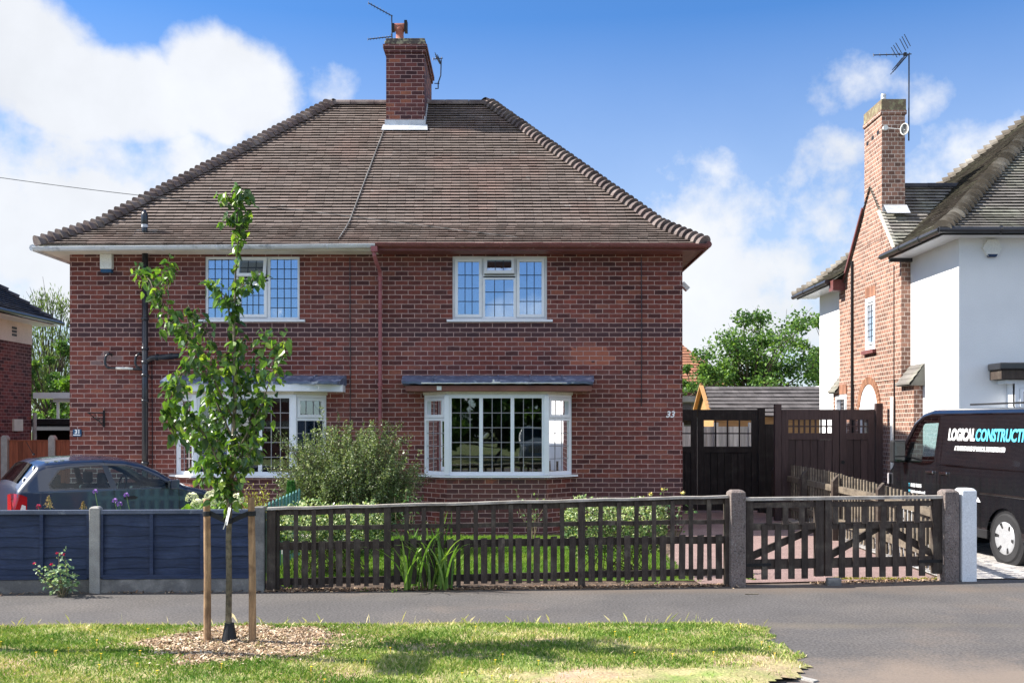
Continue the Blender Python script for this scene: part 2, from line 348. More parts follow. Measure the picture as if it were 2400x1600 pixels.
# ------------------------------------------------------------------ walls, windows, tiles
def wall_y(mb, x0, x1, z0, z1, y, th, holes=()):
    xs = sorted({x0, x1, *[h[0] for h in holes], *[h[1] for h in holes]}); zs = sorted({z0, z1, *[h[2] for h in holes], *[h[3] for h in holes]})
    for i in range(len(xs)-1):
        for j in range(len(zs)-1):
            a, b, c, d = xs[i], xs[i+1], zs[j], zs[j+1]
            cx, cz = (a+b)/2, (c+d)/2
            if any(h[0] < cx < h[1] and h[2] < cz < h[3] for h in holes): continue
            mb.quad((a,y,c),(b,y,c),(b,y,d),(a,y,d)); mb.quad((b,y+th,c),(a,y+th,c),(a,y+th,d),(b,y+th,d))
    for (a, b, c, d) in holes:
        mb.quad((a,y,c),(a,y+th,c),(a,y+th,d),(a,y,d)); mb.quad((b,y,c),(b,y,d),(b,y+th,d),(b,y+th,c))
        mb.quad((a,y,d),(a,y+th,d),(b,y+th,d),(b,y,d)); mb.quad((a,y,c),(b,y,c),(b,y+th,c),(a,y+th,c))
def wall_x(mb, y0, y1, z0, z1, x, th, holes=()):
    t = MB(); wall_y(t, y0, y1, z0, z1, x, th, holes)
    mb.add([(b, a, c) for (a, b, c) in t.v], [tuple(reversed(f)) for f in t.f])
def ring(mb, O, ax, n, a0, a1, z0, z1, w, d0, d1):
    up = V((0,0,1))
    for (p, q, r, s_) in ((a0, a0+w, z0, z1), (a1-w, a1, z0, z1), (a0+w, a1-w, z0, z0+w), (a0+w, a1-w, z1-w, z1)):
        mb.obox(O, ax, n, up, (p, q), (d0, d1), (r, s_))
def window(parent, O, ax, n, W, H, lights, glass, came, outer=.035, sub=None, tilt=None):
    """lights: (a0,a1,z0,z1,kind,cols,rows); frame mesh is the part, panes and lead grids its sub-parts"""
    O = V(O); ax = V(ax); n = V(n); up = V((0,0,1))
    fr = MB()
    if outer: ring(fr, O, ax, n, 0, W, 0, H, outer, -.07, 0)
    todo = []
    for (a0, a1, z0, z1, k, c, r) in lights:
        OO, uu = O, up
        if k in 's':
            ring(fr, O, ax, n, a0, a1, z0, z1, .018, -.07, -.004)
            i = .023; ring(fr, O, ax, n, a0+i, a1-i, z0+i, z1-i, .052, -.05, .016); i += .052
            todo.append((OO, uu, n, a0+i, a1-i, z0+i, z1-i, c, r))
        elif k == 't':      # top-hung sash pushed open at the bottom
            ring(fr, O, ax, n, a0, a1, z0, z1, .018, -.07, -.004)
            th = math.radians(14 if r == 2 else 9); hinge = O+up*z1
            dn = (-up*math.cos(th)+n*math.sin(th)); nn = (n*math.cos(th)+up*math.sin(th)); L = z1-z0-.03; i = .02
            Oh = hinge+dn*(L)+n*.02
            ring2 = MB()
            for (p, q, rr, s_) in ((a0+i, a0+i+.05, 0, L), (a1-i-.05, a1-i, 0, L), (a0+i+.05, a1-i-.05, 0, .05), (a0+i+.05, a1-i-.05, L-.05, L)):
                fr.obox(Oh, ax, nn, -dn, (p, q), (-.02, .03), (rr, s_))
            todo.append((Oh, -dn, nn, a0+i+.05, a1-i-.05, .05, L-.05, c, r))
        else:
            ring(fr, O, ax, n, a0, a1, z0, z1, .032, -.07, -.004); i = .032
            todo.append((OO, uu, n, a0+i, a1-i, z0+i, z1-i, c, r))
    f = fr.build('window', m_upvc, parent)
    for (OO, uu, nn, a0, a1, z0, z1, c, r) in todo:
        g = MB().obox(OO, ax, nn, uu, (a0, a1), (-.036, -.03), (z0, z1)); g.build('pane', glass, f)
        b = MB(); w = .0065
        for i in range(1, c):
            a = lerp(a0, a1, i/c); b.obox(OO, ax, nn, uu, (a-w, a+w), (-.03, -.024), (z0, z1))
        for j in range(1, r):
            z = lerp(z0, z1, j/r); b.obox(OO, ax, nn, uu, (a0, a1), (-.0295, -.0225), (z-w, z+w))
        if c > 1 or r > 1: b.build('lead_grid', came, f)
    return f
def curtain(parent, x0, x1, y, z0, z1, mat, amp=.03, wl=.09, name='curtain'):
    mb = MB(); n = int((x1-x0)/.012); vs = []
    for i in range(n+1):
        x = lerp(x0, x1, i/n); yy = y+amp*math.sin(x*2*math.pi/wl)+.01*math.sin(x*31)
        vs += [(x, yy, z0), (x, yy, z1)]
    mb.add(vs, [(2*i, 2*i+2, 2*i+3, 2*i+1) for i in range(n)])
    return mb.build(name, mat, parent, smooth=True)
def tile_face(mb, pos, L, R, out, gauge=.106, w=.168, lift=.034, skip=None, tr=(.88,1.12), wav=.003):
    t = 0.0; row = 0
    while t < .998:
        c = (L(t)+R(t))/2; e = 1e-3
        sp = (V(pos(min(t+e, 1), c))-V(pos(t, c))).length/e
        t2 = min(1.0, t+gauge/sp)
        up = (V(pos(t2, c))-V(pos(t, c))); sd = V(pos(t, c+.1))-V(pos(t, c)); n = sd.cross(up).normalized()
        if n.dot(out) < 0: n = -n
        l, r = L(t), R(t); s = l-((row % 2)*.5+.25*random.random())*w
        while s < r:
            a, b = max(s+.0015, l), min(s+w-.0015, r)
            s += w
            if b-a < .012: continue
            if skip and skip(t, (a+b)/2): continue
            wl = wav*math.sin(a*2.1+row*.9)+wav*.6*math.sin(a*5.3+row*2.7)
            lf = lift+wl+ru(-.003, .004)
            p0 = V(pos(t, a)); p1 = V(pos(t, b))
            ex = -up.normalized()*(.008+wl)
            la, lb = max(a, L(t2)), min(b, R(t2))
            if lb < la: la = lb = (la+lb)/2
            q0 = V(pos(t2, la)); q1 = V(pos(t2, lb))
            lo0, lo1 = p0+n*lf+ex, p1+n*(lf+ru(-.003, .003))+ex
            tint = ru(*tr)*(1.0 if random.random() > .04 else ru(.75, 1.3)); uu_ = up.normalized()*.03
            mb.add([lo0, lo1, q1+n*.004, q0+n*.004, lo0-n*.045+uu_, lo1-n*.045+uu_], [(0,1,2,3), (4,5,1,0)], tint)
        t = t2; row += 1
def hips_line(mb, line, perp, step=.135, r0=.155, r1=.078, length=.19):
    """bonnet tiles marching up a hip; line(t) 0..1"""
    pts = [V(line(i/200)) for i in range(201)]
    d = 0; nxt = 0.02
    for i in range(200):
        seg = (pts[i+1]-pts[i]).length
        if d+seg >= nxt:
            p = pts[i].lerp(pts[i+1], (nxt-d)/max(seg, 1e-6)); a = (pts[i+1]-pts[i]).normalized()
            b = V(perp)-a*V(perp).dot(a); b.normalize(); up = a.cross(b); up = up if up.z > 0 else -up
            jr = ru(-.005, .006); vs = []
            K = 8
            for (off, rr, lf) in ((-.03, r0+jr, .035), (length, r1+jr, -.015)):
                for k in range(K+1):
                    th = math.radians(lerp(-98, 98, k/K))
                    vs.append(p+a*off+b*math.sin(th)*rr+up*(math.cos(th)*rr-.03+lf))
            fs = [(k, k+1, K+2+k, K+1+k) for k in range(K)]
            fs.append(tuple(range(K+1)))
            mb.add(vs, fs, ru(.75, 1.2))
            # dark rim where the bonnet sits proud
            nxt += step
        d += seg
def roofer(x0, x1, y0, y1, z0, H, rx0, rx1, yr, sp=(.17, .12)):
    def h(t): return (t/sp[0])*sp[1] if t < sp[0] else sp[1]+(t-sp[0])/(1-sp[0])*(1-sp[1])
    z = lambda t: z0+H*h(t)
    front = dict(pos=lambda t, s: (s, lerp(y0, yr, t), z(t)), L=lambda t: lerp(x0, rx0, t), R=lambda t: lerp(x1, rx1, t), out=V((0,-1,1)))
    back = dict(pos=lambda t, s: (s, lerp(y1, yr, t), z(t)), L=front['L'], R=front['R'], out=V((0,1,1)))
    left = dict(pos=lambda t, s: (lerp(x0, rx0, t), s, z(t)), L=lambda t: lerp(y0, yr, t), R=lambda t: lerp(y1, yr, t), out=V((-1,0,1)))
    right = dict(pos=lambda t, s: (lerp(x1, rx1, t), s, z(t)), L=left['L'], R=left['R'], out=V((1,0,1)))
    hl = {'fl': lambda t: (lerp(x0, rx0, t), lerp(y0, yr, t), z(t)), 'fr': lambda t: (lerp(x1, rx1, t), lerp(y0, yr, t), z(t)),
          'bl': lambda t: (lerp(x0, rx0, t), lerp(y1, yr, t), z(t)), 'br': lambda t: (lerp(x1, rx1, t), lerp(y1, yr, t), z(t))}
    return front, back, left, right, hl, z
def underlay(mb, fc, sub=.02, skip=None, n=30, m=1):
    for i in range(n):
        t0, t1 = i/n, (i+1)/n
        for j in range(m):
            def q(t, f): 
                a = V(fc['pos'](t, lerp(fc['L'](t), fc['R'](t), f))); return a-fc['out'].normalized()*sub
            if skip and skip((t0+t1)/2, lerp(fc['L'](t0), fc['R'](t0), (j+.5)/m)): continue
            mb.quad(q(t0, j/m), q(t0, (j+1)/m), q(t1, (j+1)/m), q(t1, j/m), .5)
def ridge_tiles(mb, p, q, r=.11, L=.45):
    p, q = V(p), V(q); a = (q-p).normalized(); b = a.cross(V((0,0,1))).normalized(); n = int((q-p).length/L)
    for i in range(n):
        o = p+a*(q-p).length*i/n; l = (q-p).length/n; rr = r+ru(-.004, .006); K = 8; vs = []
        for off in (0.004, l-.004):
            for k in range(K+1):
                th = math.radians(lerp(-95, 95, k/K)); vs.append(o+a*off+b*math.sin(th)*rr+V((0,0,1))*(math.cos(th)*rr-.05+ru(0,.002)))
        mb.add(vs, [(k, k+1, K+2+k, K+1+k) for k in range(K)]+[tuple(range(K+1)), tuple(range(K+1, 2*K+2))], ru(.8, 1.3))
def text_mesh(s, size, name, mat, parent, M4, extrude=.004, offset=0, shear=0, spacing=1, sx=1.0, align='LEFT'):
    cu = bpy.data.curves.new(name, 'FONT'); cu.body = s; cu.size = size; cu.extrude = extrude; cu.offset = offset; cu.shear = shear
    cu.space_character = spacing; cu.align_x = align; cu.resolution_u = 3
    o = bpy.data.objects.new('tmp_text', cu); col.objects.link(o)
    bpy.context.view_layer.update()
    me = bpy.data.meshes.new_from_object(o.evaluated_get(bpy.context.evaluated_depsgraph_get()))
    bpy.data.objects.remove(o)
    for v in me.vertices: v.co = M4 @ V((v.co.x*sx, v.co.y, v.co.z))
    me.materials.clear(); me.materials.append(mat)
    at = me.attributes.new('tint', 'FLOAT', 'FACE'); at.data.foreach_set('value', [1.0]*len(me.polygons))
    ob = bpy.data.objects.new(name, me); col.objects.link(ob)
    base = BASE.get(parent.name, V((0,0,0)))
    for v in me.vertices: v.co -= base
    ob.parent = parent; BASE[ob.name] = base
    return ob
def mat4(O, ax, ay, az):
    return Matrix(((ax[0],ay[0],az[0],O[0]),(ax[1],ay[1],az[1],O[1]),(ax[2],ay[2],az[2],O[2]),(0,0,0,1)))

# ================================================================== the brick pair of houses
HY = 18.2
house = thing('semi_detached_house', 'dark red brick pair of houses numbered 31 and 33 under one hipped tile roof', 'house', (-2.4, 22, 0))
BAYS = [(-5.98, -5.5, -3.78, -3.29), (-1.57, -1.13, .60, 1.07)]
ZB0, ZB1 = 1.0, 2.40
UW = [(-5.455, -3.775, 3.745, 4.865), (-1.058, .622, 3.745, 4.872)]
w = MB()
holes = [(a[0]+.01, a[3]-.01, ZB0, ZB1) for a in BAYS]+[tuple(a) for a in UW]
wall_y(w, -7.86, 3.03, -.2, 4.9, HY, .24, holes)
w.quad((-7.86,HY,-.2),(-7.86,25.6,-.2),(-7.86,25.6,4.9),(-7.86,HY,4.9)); w.quad((3.03,HY,-.2),(3.03,HY,4.9),(3.03,25.6,4.9),(3.03,25.6,-.2))
w.quad((-7.86,25.6,-.2),(3.03,25.6,-.2),(3.03,25.6,4.9),(-7.86,25.6,4.9))
for (a, b, c, d) in BAYS:   # brick plinth under each bay
    pl = [(a,HY-.001,-.2),(b,HY-.45,-.2),(c,HY-.45,-.2),(d,HY-.001,-.2)]
    for i in range(3):
        p, q = pl[i], pl[i+1]; w.quad(p, q, (q[0],q[1],ZB0-.03), (p[0],p[1],ZB0-.03))
    w.add([(x, y, ZB0-.03) for (x, y, z) in pl], [(0,1,2,3)])
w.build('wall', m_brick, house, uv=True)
inn = MB()
inn.box(-7.6, 2.8, HY+.26, 25.4, 2.62, 2.75); inn.box(-7.6, 2.8, HY+.26, 25.4, 4.9, 4.95); inn.box(-7.6, 2.8, HY+.26, 25.4, .0, .1)
inn.box(-2.45, -2.35, HY+.26, 21.9, .1, 4.9); inn.box(-7.6, 2.8, 21.9, 22.0, .1, 4.9)
inn.box(-7.62, -7.6, HY+.26, 21.9, .1, 4.9); inn.box(2.8, 2.82, HY+.26, 21.9, .1, 4.9)
inn.build('inner_floor', m_inner, house)
# upper windows
def upper(x0, x1, z0, z1, kind):
    W, H = x1-x0, z1-z0
    if kind == 'R':
        a, b = W*.325, W*.665
        Ls = [(.02, a, .02, H-.02, 's', 3, 4), (a, b, .02, H*.665, 'f', 3, 3), (a, b, H*.69, H-.02, 't', 3, 1), (b, W-.02, .02, H-.02, 's', 3, 4)]
        Ls[2] = (a, b, H*.69, H-.02, 't', 3, 1)
    else:
        a, b = W*.33, W*.665
        Ls = [(.01, a, .01, H-.01, 'f', 4, 6), (a, b, .02, H*.61, 's', 4, 3), (a, b, H*.64, H-.02, 't', 3, 2), (b, W-.01, .01, H-.01, 'f', 4, 6)]
    f = window(house, (x0, HY+.03, z0), (1,0,0), (0,-1,0), W, H, Ls, m_glass_u, m_leadcame)
    MB().box(x0-.1, x1+.1, HY-.06, HY+.03, z0-.045, z0-.004).build('sill', m_upvc, f, bevel=.006)
    return f
fl = upper(*UW[0], 'L'); fr_ = upper(*UW[1], 'R')
curtain(fl, -5.4, -5.28, HY+.13, 3.76, 4.86, m_curtain); curtain(fl, -4.05, -3.82, HY+.13, 3.76, 4.86, m_curtain)
curtain(fr_, -.86, -.70, HY+.13, 3.76, 4.86, m_curtain); curtain(fr_, .25, .53, HY+.13, 3.76, 4.86, m_curtain)
ph = MB().box(-4.12,-3.88,HY+.17,HY+.19,3.8,3.97); ph.build('picture_frame', m_whitepl, fl)
lb = MB().lathe((-3.98, HY+.9, 4.38), [(.02,.12),(.05,.1),(.16,.02),(.2,-.02),(.19,-.03)], 20); lb.build('ceiling_lamp', m_whitepl, fl, smooth=True)
# bays
def bay(a, b, c, d, left):
    A, B, C, D = V((a,HY+.02,ZB0)), V((b,HY-.45,ZB0)), V((c,HY-.45,ZB0)), V((d,HY+.02,ZB0)); H = ZB1-ZB0
    W = c-b; e = .075
    fx = window(house, B+V((0,0,0)), (1,0,0), (0,-1,0), W, H, [(.05+i*(W-.1)/3, .05+(i+1)*(W-.1)/3, .03, H-.03, 'f', 3, 5) for i in range(3)], m_glass_b, m_leadcame2, outer=.05)
    for (p, q) in ((A, B), (C, D)):
        ax = (q-p); L = ax.length; ax.normalize(); n = V((ax.y, -ax.x, 0))
        fs = window(house, p, ax, n, L-.002, H, [(.04, L-.04, .03, H*.70, 'f', 3, 4), (.04, L-.04, H*.70, H-.03, 's', 3, 1)], m_glass_b, m_leadcame2, outer=.04)
    for p in (B, C): MB().box(p.x-.045, p.x+.045, HY-.475, HY-.39, ZB0+.002, ZB1-.002).build('corner_post', m_upvc, house, bevel=.012)
    s = MB(); o = .07
    s.prism([(a-.1,HY-.001,ZB0-.035),(a-.1,HY-.04,ZB0-.035),(b-.05,HY-.45-o,ZB0-.035),(c+.05,HY-.45-o,ZB0-.035),(d+.1,HY-.04,ZB0-.035),(d+.1,HY-.001,ZB0-.035)], (0,0,.033))
    s.build('sill', m_upvc, fx, bevel=.004)
    hd = MB().prism([(a-.01,HY-.001,ZB1+.002),(b-.01,HY-.465,ZB1+.002),(c+.01,HY-.465,ZB1+.002),(d+.01,HY-.001,ZB1+.002)], (0,0,.05)); hd.build('window_head', m_cream, house)
    if left:
        f = MB().prism([(a-.12,HY-.001,2.455),(a+.1,HY-.6,2.455),(c-.02,HY-.66,2.455),(c+.3,HY-.6,2.455),(d+.33,HY-.3,2.455),(d+.33,HY-.001,2.455)], (0,0,.125)); f.build('bay_fascia', m_upvc, house, bevel=.005)
        x0, x1, y, m = a-.1, d+.35, HY-.68, m_lead
        hk = MB().tube([(d-.08,HY-.62,2.57),(d-.03,HY-.64,2.54),(d-.02,HY-.64,2.49),(d-.08,HY-.64,2.45)], .006, 6); hk.build('hook', m_whitepl, house)
    else:
        f = MB().box(a-.26, d+.30, HY-.62, HY-.001, 2.455, 2.55); f.build('bay_fascia', m_brownboard, house, bevel=.004)
        x0, x1, y, m = a-.36, d+.37, HY-.70, m_lead
    r = MB(); n = 60; vs = []
    for i in range(n+1):
        x = lerp(x0, x1, i/n); k = (i in (0, n))
        dz = .006*math.sin(i*1.7)+.004*math.sin(i*.6); ins = .07 if k else 0
        vs += [(x, HY-.002, 2.75+dz*.5), (x, HY-.18, 2.735+dz), (x+(.03 if i == 0 else -.03 if i == n else 0), y+ins, 2.615+dz), (x+(.05 if i == 0 else -.05 if i == n else 0), y+.01+ins, 2.575+dz), (x, HY-.002, 2.57)]
    r.add(vs, [(5*i+j, 5*i+j+1, 5*i+5+j+1, 5*i+5+j) for i in range(n) for j in range(4)]+[tuple(range(5)), tuple(5*n+j for j in range(5))])
    rr = r.build('bay_roof', m_lead, house)
    rb = MB()
    for i in range(1, 6):
        x = lerp(x0, x1, i/6); rb.tube([(x, HY-.01, 2.755), (x, HY-.18, 2.742), (x, y+.01, 2.62)], .011, 6)
    rb.build('lead_roll', m_lead, rr)
    if not left:
        wp = MB().tube([(x0+.4, y-.006, 2.585), (x1-.5, y-.006, 2.592)], .008, 6); wp.box(x0+.38, x0+.55, y-.014, y+.0, 2.58, 2.6); wp.box(a+.28,a+.36,HY-.635,HY-.622,2.47,2.54); wp.box(-.35,-.2,y-.012,y,2.585,2.61); wp.box(-.33,-.3,y-.014,y,2.6,2.65)
        wp.build('white_trim', m_whitepl, rr)
    return fx
b1 = bay(*BAYS[0], True); b2 = bay(*BAYS[1], False)
curtain(b2, -1.36, -1.18, HY-.12, 1.0, 2.4, m_curt_d); curtain(b2, .66, .93, HY-.08, 1.02, 2.36, m_curtain)
curtain(b1, -5.75, -5.55, HY-.1, 1.0, 2.4, m_curt_d)
# furniture glimpsed on the bay sill
sl = MB().box(-1.05, .5, HY+.1, HY+.35, 1.0, 1.03); sl.build('window_board', m_upvc, b2)
# roof ------------------------------------------------------------
RX = dict(x0=-8.20, x1=3.32, y0=17.72, y1=26.1, z0=5.0, H=3.74, rx0=-3.87, rx1=-.50, yr=21.93)
front, back, left, right, hl, rz = roofer(**RX)
t = MB(); random.seed(3)
for fc in (front, right, left): tile_face(t, fc['pos'], fc['L'], fc['R'], fc['out'])
tile_face(t, back['pos'], back['L'], back['R'], back['out'], gauge=.2, w=.33)
for fc in (front, back, left, right): underlay(t, fc)
roof = t.build('roof', m_tile, house)
for k, pv in (('fl', (1,-1,0)), ('fr', (1,1,0)), ('bl', (1,1,0)), ('br', (1,-1,0))): hp = MB(); hips_line(hp, hl[k], pv); hp.build('hip_tiles', m_bonnet, roof)
rt = MB(); ridge_tiles(rt, (-3.95, 21.93, 8.775), (-.42, 21.93, 8.775)); rt.build('ridge_tiles', m_bonnet, roof)
# eaves: soffit, fascia, gutters
def eaves(xa, xb, mso, mga, sag0, sag1, sides):
    s = MB().box(xa, xb, 17.77, HY-.002, 4.90, 4.915)
    f = MB().box(xa, xb, 17.752, 17.77, 4.895, 5.0)
    g = MB()
    if 'L' in sides: s.box(-8.20, -7.862, HY-.002, 26.0, 4.90, 4.915); f.box(-8.218, -8.20, 17.77, 26.0, 4.895, 5.0); f.box(xa-.001, xa, 17.752, 17.77, 4.895, 5)
    if 'R': pass
    if 'R' in sides: s.box(3.032, 3.32, HY-.002, 26.0, 4.90, 4.915); f.box(3.32, 3.34, 17.77, 26.0, 4.87, 5.0)
    s.build('soffit', mso, house); f.build('fascia', mso, house)
    n = 24; vs = []; K = 8; e0 = -.06 if 'L' in sides else 0; e1 = .06 if 'R' in sides else 0
    for i in range(n+1):
        x = lerp(xa+e0, xb+e1, i/n); zc = 4.985+lerp(sag0, sag1, i/n)
        for k in range(K+1):
            th = math.pi*k/K; vs.append((x, 17.685-.062*math.cos(th), zc-.062*math.sin(th)))
    g.add(vs, [(i*(K+1)+k, i*(K+1)+k+1, (i+1)*(K+1)+k+1, (i+1)*(K+1)+k) for i in range(n) for k in range(K)])
    g.tube([(xa+e0, 17.622, 4.985+sag0), (xb+e1, 17.622, 4.985+sag1)], .008, 6)
    for e, xx in ((0, xa+e0), (n, xb+e1)): g.add(vs[e*(K+1):(e+1)*(K+1)], [tuple(range(K+1))])
    x = xa+.25
    while x < xb:
        zc = 4.985+lerp(sag0, sag1, (x-xa)/(xb-xa)); vs = []
        for xx in (x, x+.035):
            for k in range(K+1):
                th = math.pi*k/K; vs.append((xx, 17.685-.07*math.cos(th), zc-.07*math.sin(th)))
        g.add(vs, [(k, k+1, K+2+k, K+1+k) for k in range(K)]+[tuple(range(K+1)), tuple(range(K+1, 2*K+2))]); x += .95
    if 'L' in sides: g.tube([(-8.28, 17.68, 4.93), (-8.28, 26, 4.96)], .06, 8)
    if 'R' in sides: g.tube([(3.40, 17.68, 4.99), (3.40, 26, 4.99)], .055, 8)
    return g.build('gutter', mga, house)
eaves(-8.20, -2.36, m_cream, m_upvc_gut, -.055, .0, 'L')
eaves(-2.36, 3.32, m_oxide, m_oxide, .02, .0, 'R')
for side in (0, 1): pass
# chimney
ch = MB().box(-2.6, -1.81, 21.15, 23.05, 7.6, 9.56)
ch.box(-2.63, -1.78, 21.12, 23.08, 9.56, 9.64); ch.box(-2.66, -1.75, 21.09, 23.11, 9.64, 9.72)
chim = ch.build('chimney', m_brick_w, house, uv=True)
m_moss = M('mossy_cap', (.09,.075,.07), c2=(.3,.29,.2), c2s=14, c2r=(.5,.62), rough=.95, bump=.8)
MB().box(-2.63, -1.78, 21.12, 23.08, 9.722, 9.80).box(-2.61, -1.80, 21.14, 23.06, 9.80, 9.86).build('chimney_cap', m_moss, chim, bevel=.01)
fl2 = MB(); fl2.box(-2.625, -1.785, 21.128, 21.15, 7.95, 8.17); fl2.box(-1.81, -1.795, 21.15, 22.0, 8.05, 8.25)
for i in range(10):     # stepped side flashing
    y = 21.15+i*.085; z = rz((y-17.72)/(21.93-17.72)); fl2.box(-1.812, -1.79, y, y+.09, z-.03, z+.13)
    fl2.box(-2.622, -2.598, y, y+.09, z-.03, z+.13)
fl2.build('flashing', m_lead_l, chim)
yb, zb2 = 21.15, rz((21.15-17.72)/4.21)
MB().add([(-2.66,yb-.01,zb2+.07),(-1.75,yb-.01,zb2+.07),(-1.73,yb-.17,zb2-.085),(-2.68,yb-.17,zb2-.085)], [(0,1,2,3)]).build('lead_apron', m_lead_l, chim)
pt = MB().lathe((-2.35, 21.45, 9.86), [(.13,-.02),(.125,.05),(.085,.08),(.08,.2),(.095,.26),(.1,.30),(.06,.36)], 18)
pt.lathe((-2.35, 21.45, 10.2), [(.075,-.12),(.08,-.1),(.085,.1),(.075,.12)], 14, 'x')
pot = pt.build('chimney_pot', m_pot, chim, smooth=True)
for sx in (-1, 1):
    pass
MB().box(-2.25,-2.19,21.36,21.54,10.1,10.32).build('cowl_plate', m_iron, chim); MB().box(-2.51,-2.46,21.37,21.53,10.12,10.26).build('cowl_plate', m_iron, chim)
# soil pipe
sp = MB(); sx = X_(340, 18.1); sp.tube([(sx,18.1,4.9),(sx,18.1,.0)], .052, 14)
for z in (4.55, 3.75, 3.22, 2.98, 2.75, 2.3, 1.2): sp.lathe((sx,18.1,z-.03), [(.053,0),(.066,.005),(.066,.05),(.053,.055)], 14)
sp.tube([(sx,18.1,2.98),(sx+.12,18.1,3.06),(sx+.6,18.12,3.1)], .05, 12); sp.lathe((sx+.2,18.1,3.07),[(.06,0),(.06,.04)],12,'x'); sp.lathe((sx+.45,18.11,3.09),[(.06,0),(.06,.04)],12,'x')
sp.box(sx+.035,sx+.06,18.06,18.14,4.2,4.26)
pipe = sp.build('soil_pipe', m_black, house, smooth=True)
wp = MB()
for x in (X_(250,18.1), X_(321,18.1)):
    wp.tube([(x+.05,18.19,3.12),(x+.03,18.1,3.13),(x-.02,18.1,3.08),(x-.03,18.1,2.96),(x,18.1,2.9),(x+.05,18.1,2.88)], .022, 8)
wp.tube([(X_(250,18.1)+.02,18.1,2.885),(sx,18.1,2.85)], .02, 8)
wp.build('waste_pipe', m_black, pipe, smooth=True)
MB().tube([(X_(272,18.1),18.098,2.88),(X_(312,18.1),18.098,2.866)], .0225, 8).build('pipe_highlight', m_whitepl, pipe, smooth=True)  # white sleeve stands in for the highlight on the black waste pipe
vx = X_(339, 18.15); v = MB().tube([(vx,18.15,5.1),(vx,18.15,5.56)], .05, 14); v.lathe((vx,18.15,5.42),[(.055,0),(.06,.01),(.06,.16),(.05,.2),(.015,.26)],14)
vp = v.build('vent_pipe', m_black, house, smooth=True)
MB().lathe((vx,18.15,5.37),[(.056,0),(.056,.1)],14).build('grey_collar', m_lead_l, vp)
MB().add([(vx-.2,17.98,5.155),(vx+.22,17.98,5.155),(vx+.2,18.3,5.38),(vx-.18,18.3,5.38)],[(0,1,2,3)]).build('lead_slate', m_conc, vp)
# red downpipe
dx = X_(891, 18.1); dp = MB().tube([(dx-.05,17.69,4.93),(dx-.05,17.69,4.8),(dx-.03,17.8,4.7),(dx,18.05,4.58),(dx,18.1,4.5),(dx,18.1,0)], .034, 10)
for z in (4.42, 2.55, 1.2): dp.lathe((dx,18.1,z),[(.035,0),(.046,.005),(.046,.06),(.035,.065)],12)
dp.box(dx-.1,dx+.01,17.62,17.75,4.86,4.95); dp.build('downpipe', m_oxide2, house, smooth=False)
for (u, z0, z1) in ((820, 4.85, .6), (1503, 4.85, 2.2), (356, 3.0, .2)): x = X_(u, 18.19); MB().tube([(x,18.19,z0),(x+.01,18.19,(z0+z1)/2),(x,18.19,z1)], .007, 5).build('wall_cable', m_black, house)
# cable lying down the roof from the chimney
pts = []
for i in range(15):
    f = i/14; y = lerp(21.1, 17.8, f); z = rz((y-17.72)/4.21)+.05; pts.append((lerp(-2.62, -3.0, f)-.15*math.sin(f*3.1)*0-f*.02, y, z))
MB().tube(pts, .011, 6).build('roof_cable', m_conc_d, roof)
# small fittings
MB().box(X_(234,18.1), X_(262,18.1), 18.09, HY-.002, 4.63, 4.9).build('alarm_box', m_whitepl, house, bevel=.012)
MB().box(X_(235,18.1), X_(261,18.1), 18.095, HY-.002, 4.57, 4.628).build('alarm_box_base', m_blue, house, bevel=.012)
pq = MB().box(X_(172.5,18.2), X_(192,18.2), 18.165, 18.199, Z_(1022.5,18.2), Z_(1006,18.2)).build('number_plaque', m_blue, house, bevel=.004)
text_mesh('31', .1, 'plaque_number', m_white, pq, mat4((X_(177,18.2),18.163,Z_(1015.5,18.2)), (1,0,0),(0,0,1),(0,-1,0)), .002, .004)
MB().box(X_(174,18.2), X_(190,18.2), 18.161, 18.164, Z_(1020,18.2), Z_(1017.8,18.2)).build('plaque_line', m_white, pq)
text_mesh('33', .155, 'house_number', m_white, house, mat4((X_(1560,18.2),18.19,Z_(977.5,18.2)), (1,0,0),(.0,0,1),(0,-1,0)), .008, .004, .25)
br = MB(); bx = X_(240, 18.1); zt = Z_(966, 18.1)
br.bar((bx,18.17,zt+.04),(bx,18.17,zt-.26),.02,.03); br.bar((bx,18.17,zt-.01),(bx-.2,17.95,zt-.01),.014,.02); br.tube([(bx,18.16,zt-.25),(bx-.05,18.1,zt-.16),(bx-.13,18.02,zt-.08),(bx-.19,17.96,zt-.01)],.009,6)
for k in range(3):
    c = V((bx-.03-.04*k, 18.13-.045*k, zt-.07-.045*(2-k))); br.tube([c+V((.03*math.cos(a*.7),-.01,.03*math.sin(a*.7))) for a in range(10)], .006, 5)
br.build('basket_bracket', m_iron, house)
sl = MB(); c = V((3.09, 18.6, 4.42)); sl.obox(c, V((.7,0,-.7)), V((0,1,0)), V((.7,0,.7)), (-.02,.14),(-.08,.08),(-.03,.05)); sl.build('security_light', m_whitepl, house); 

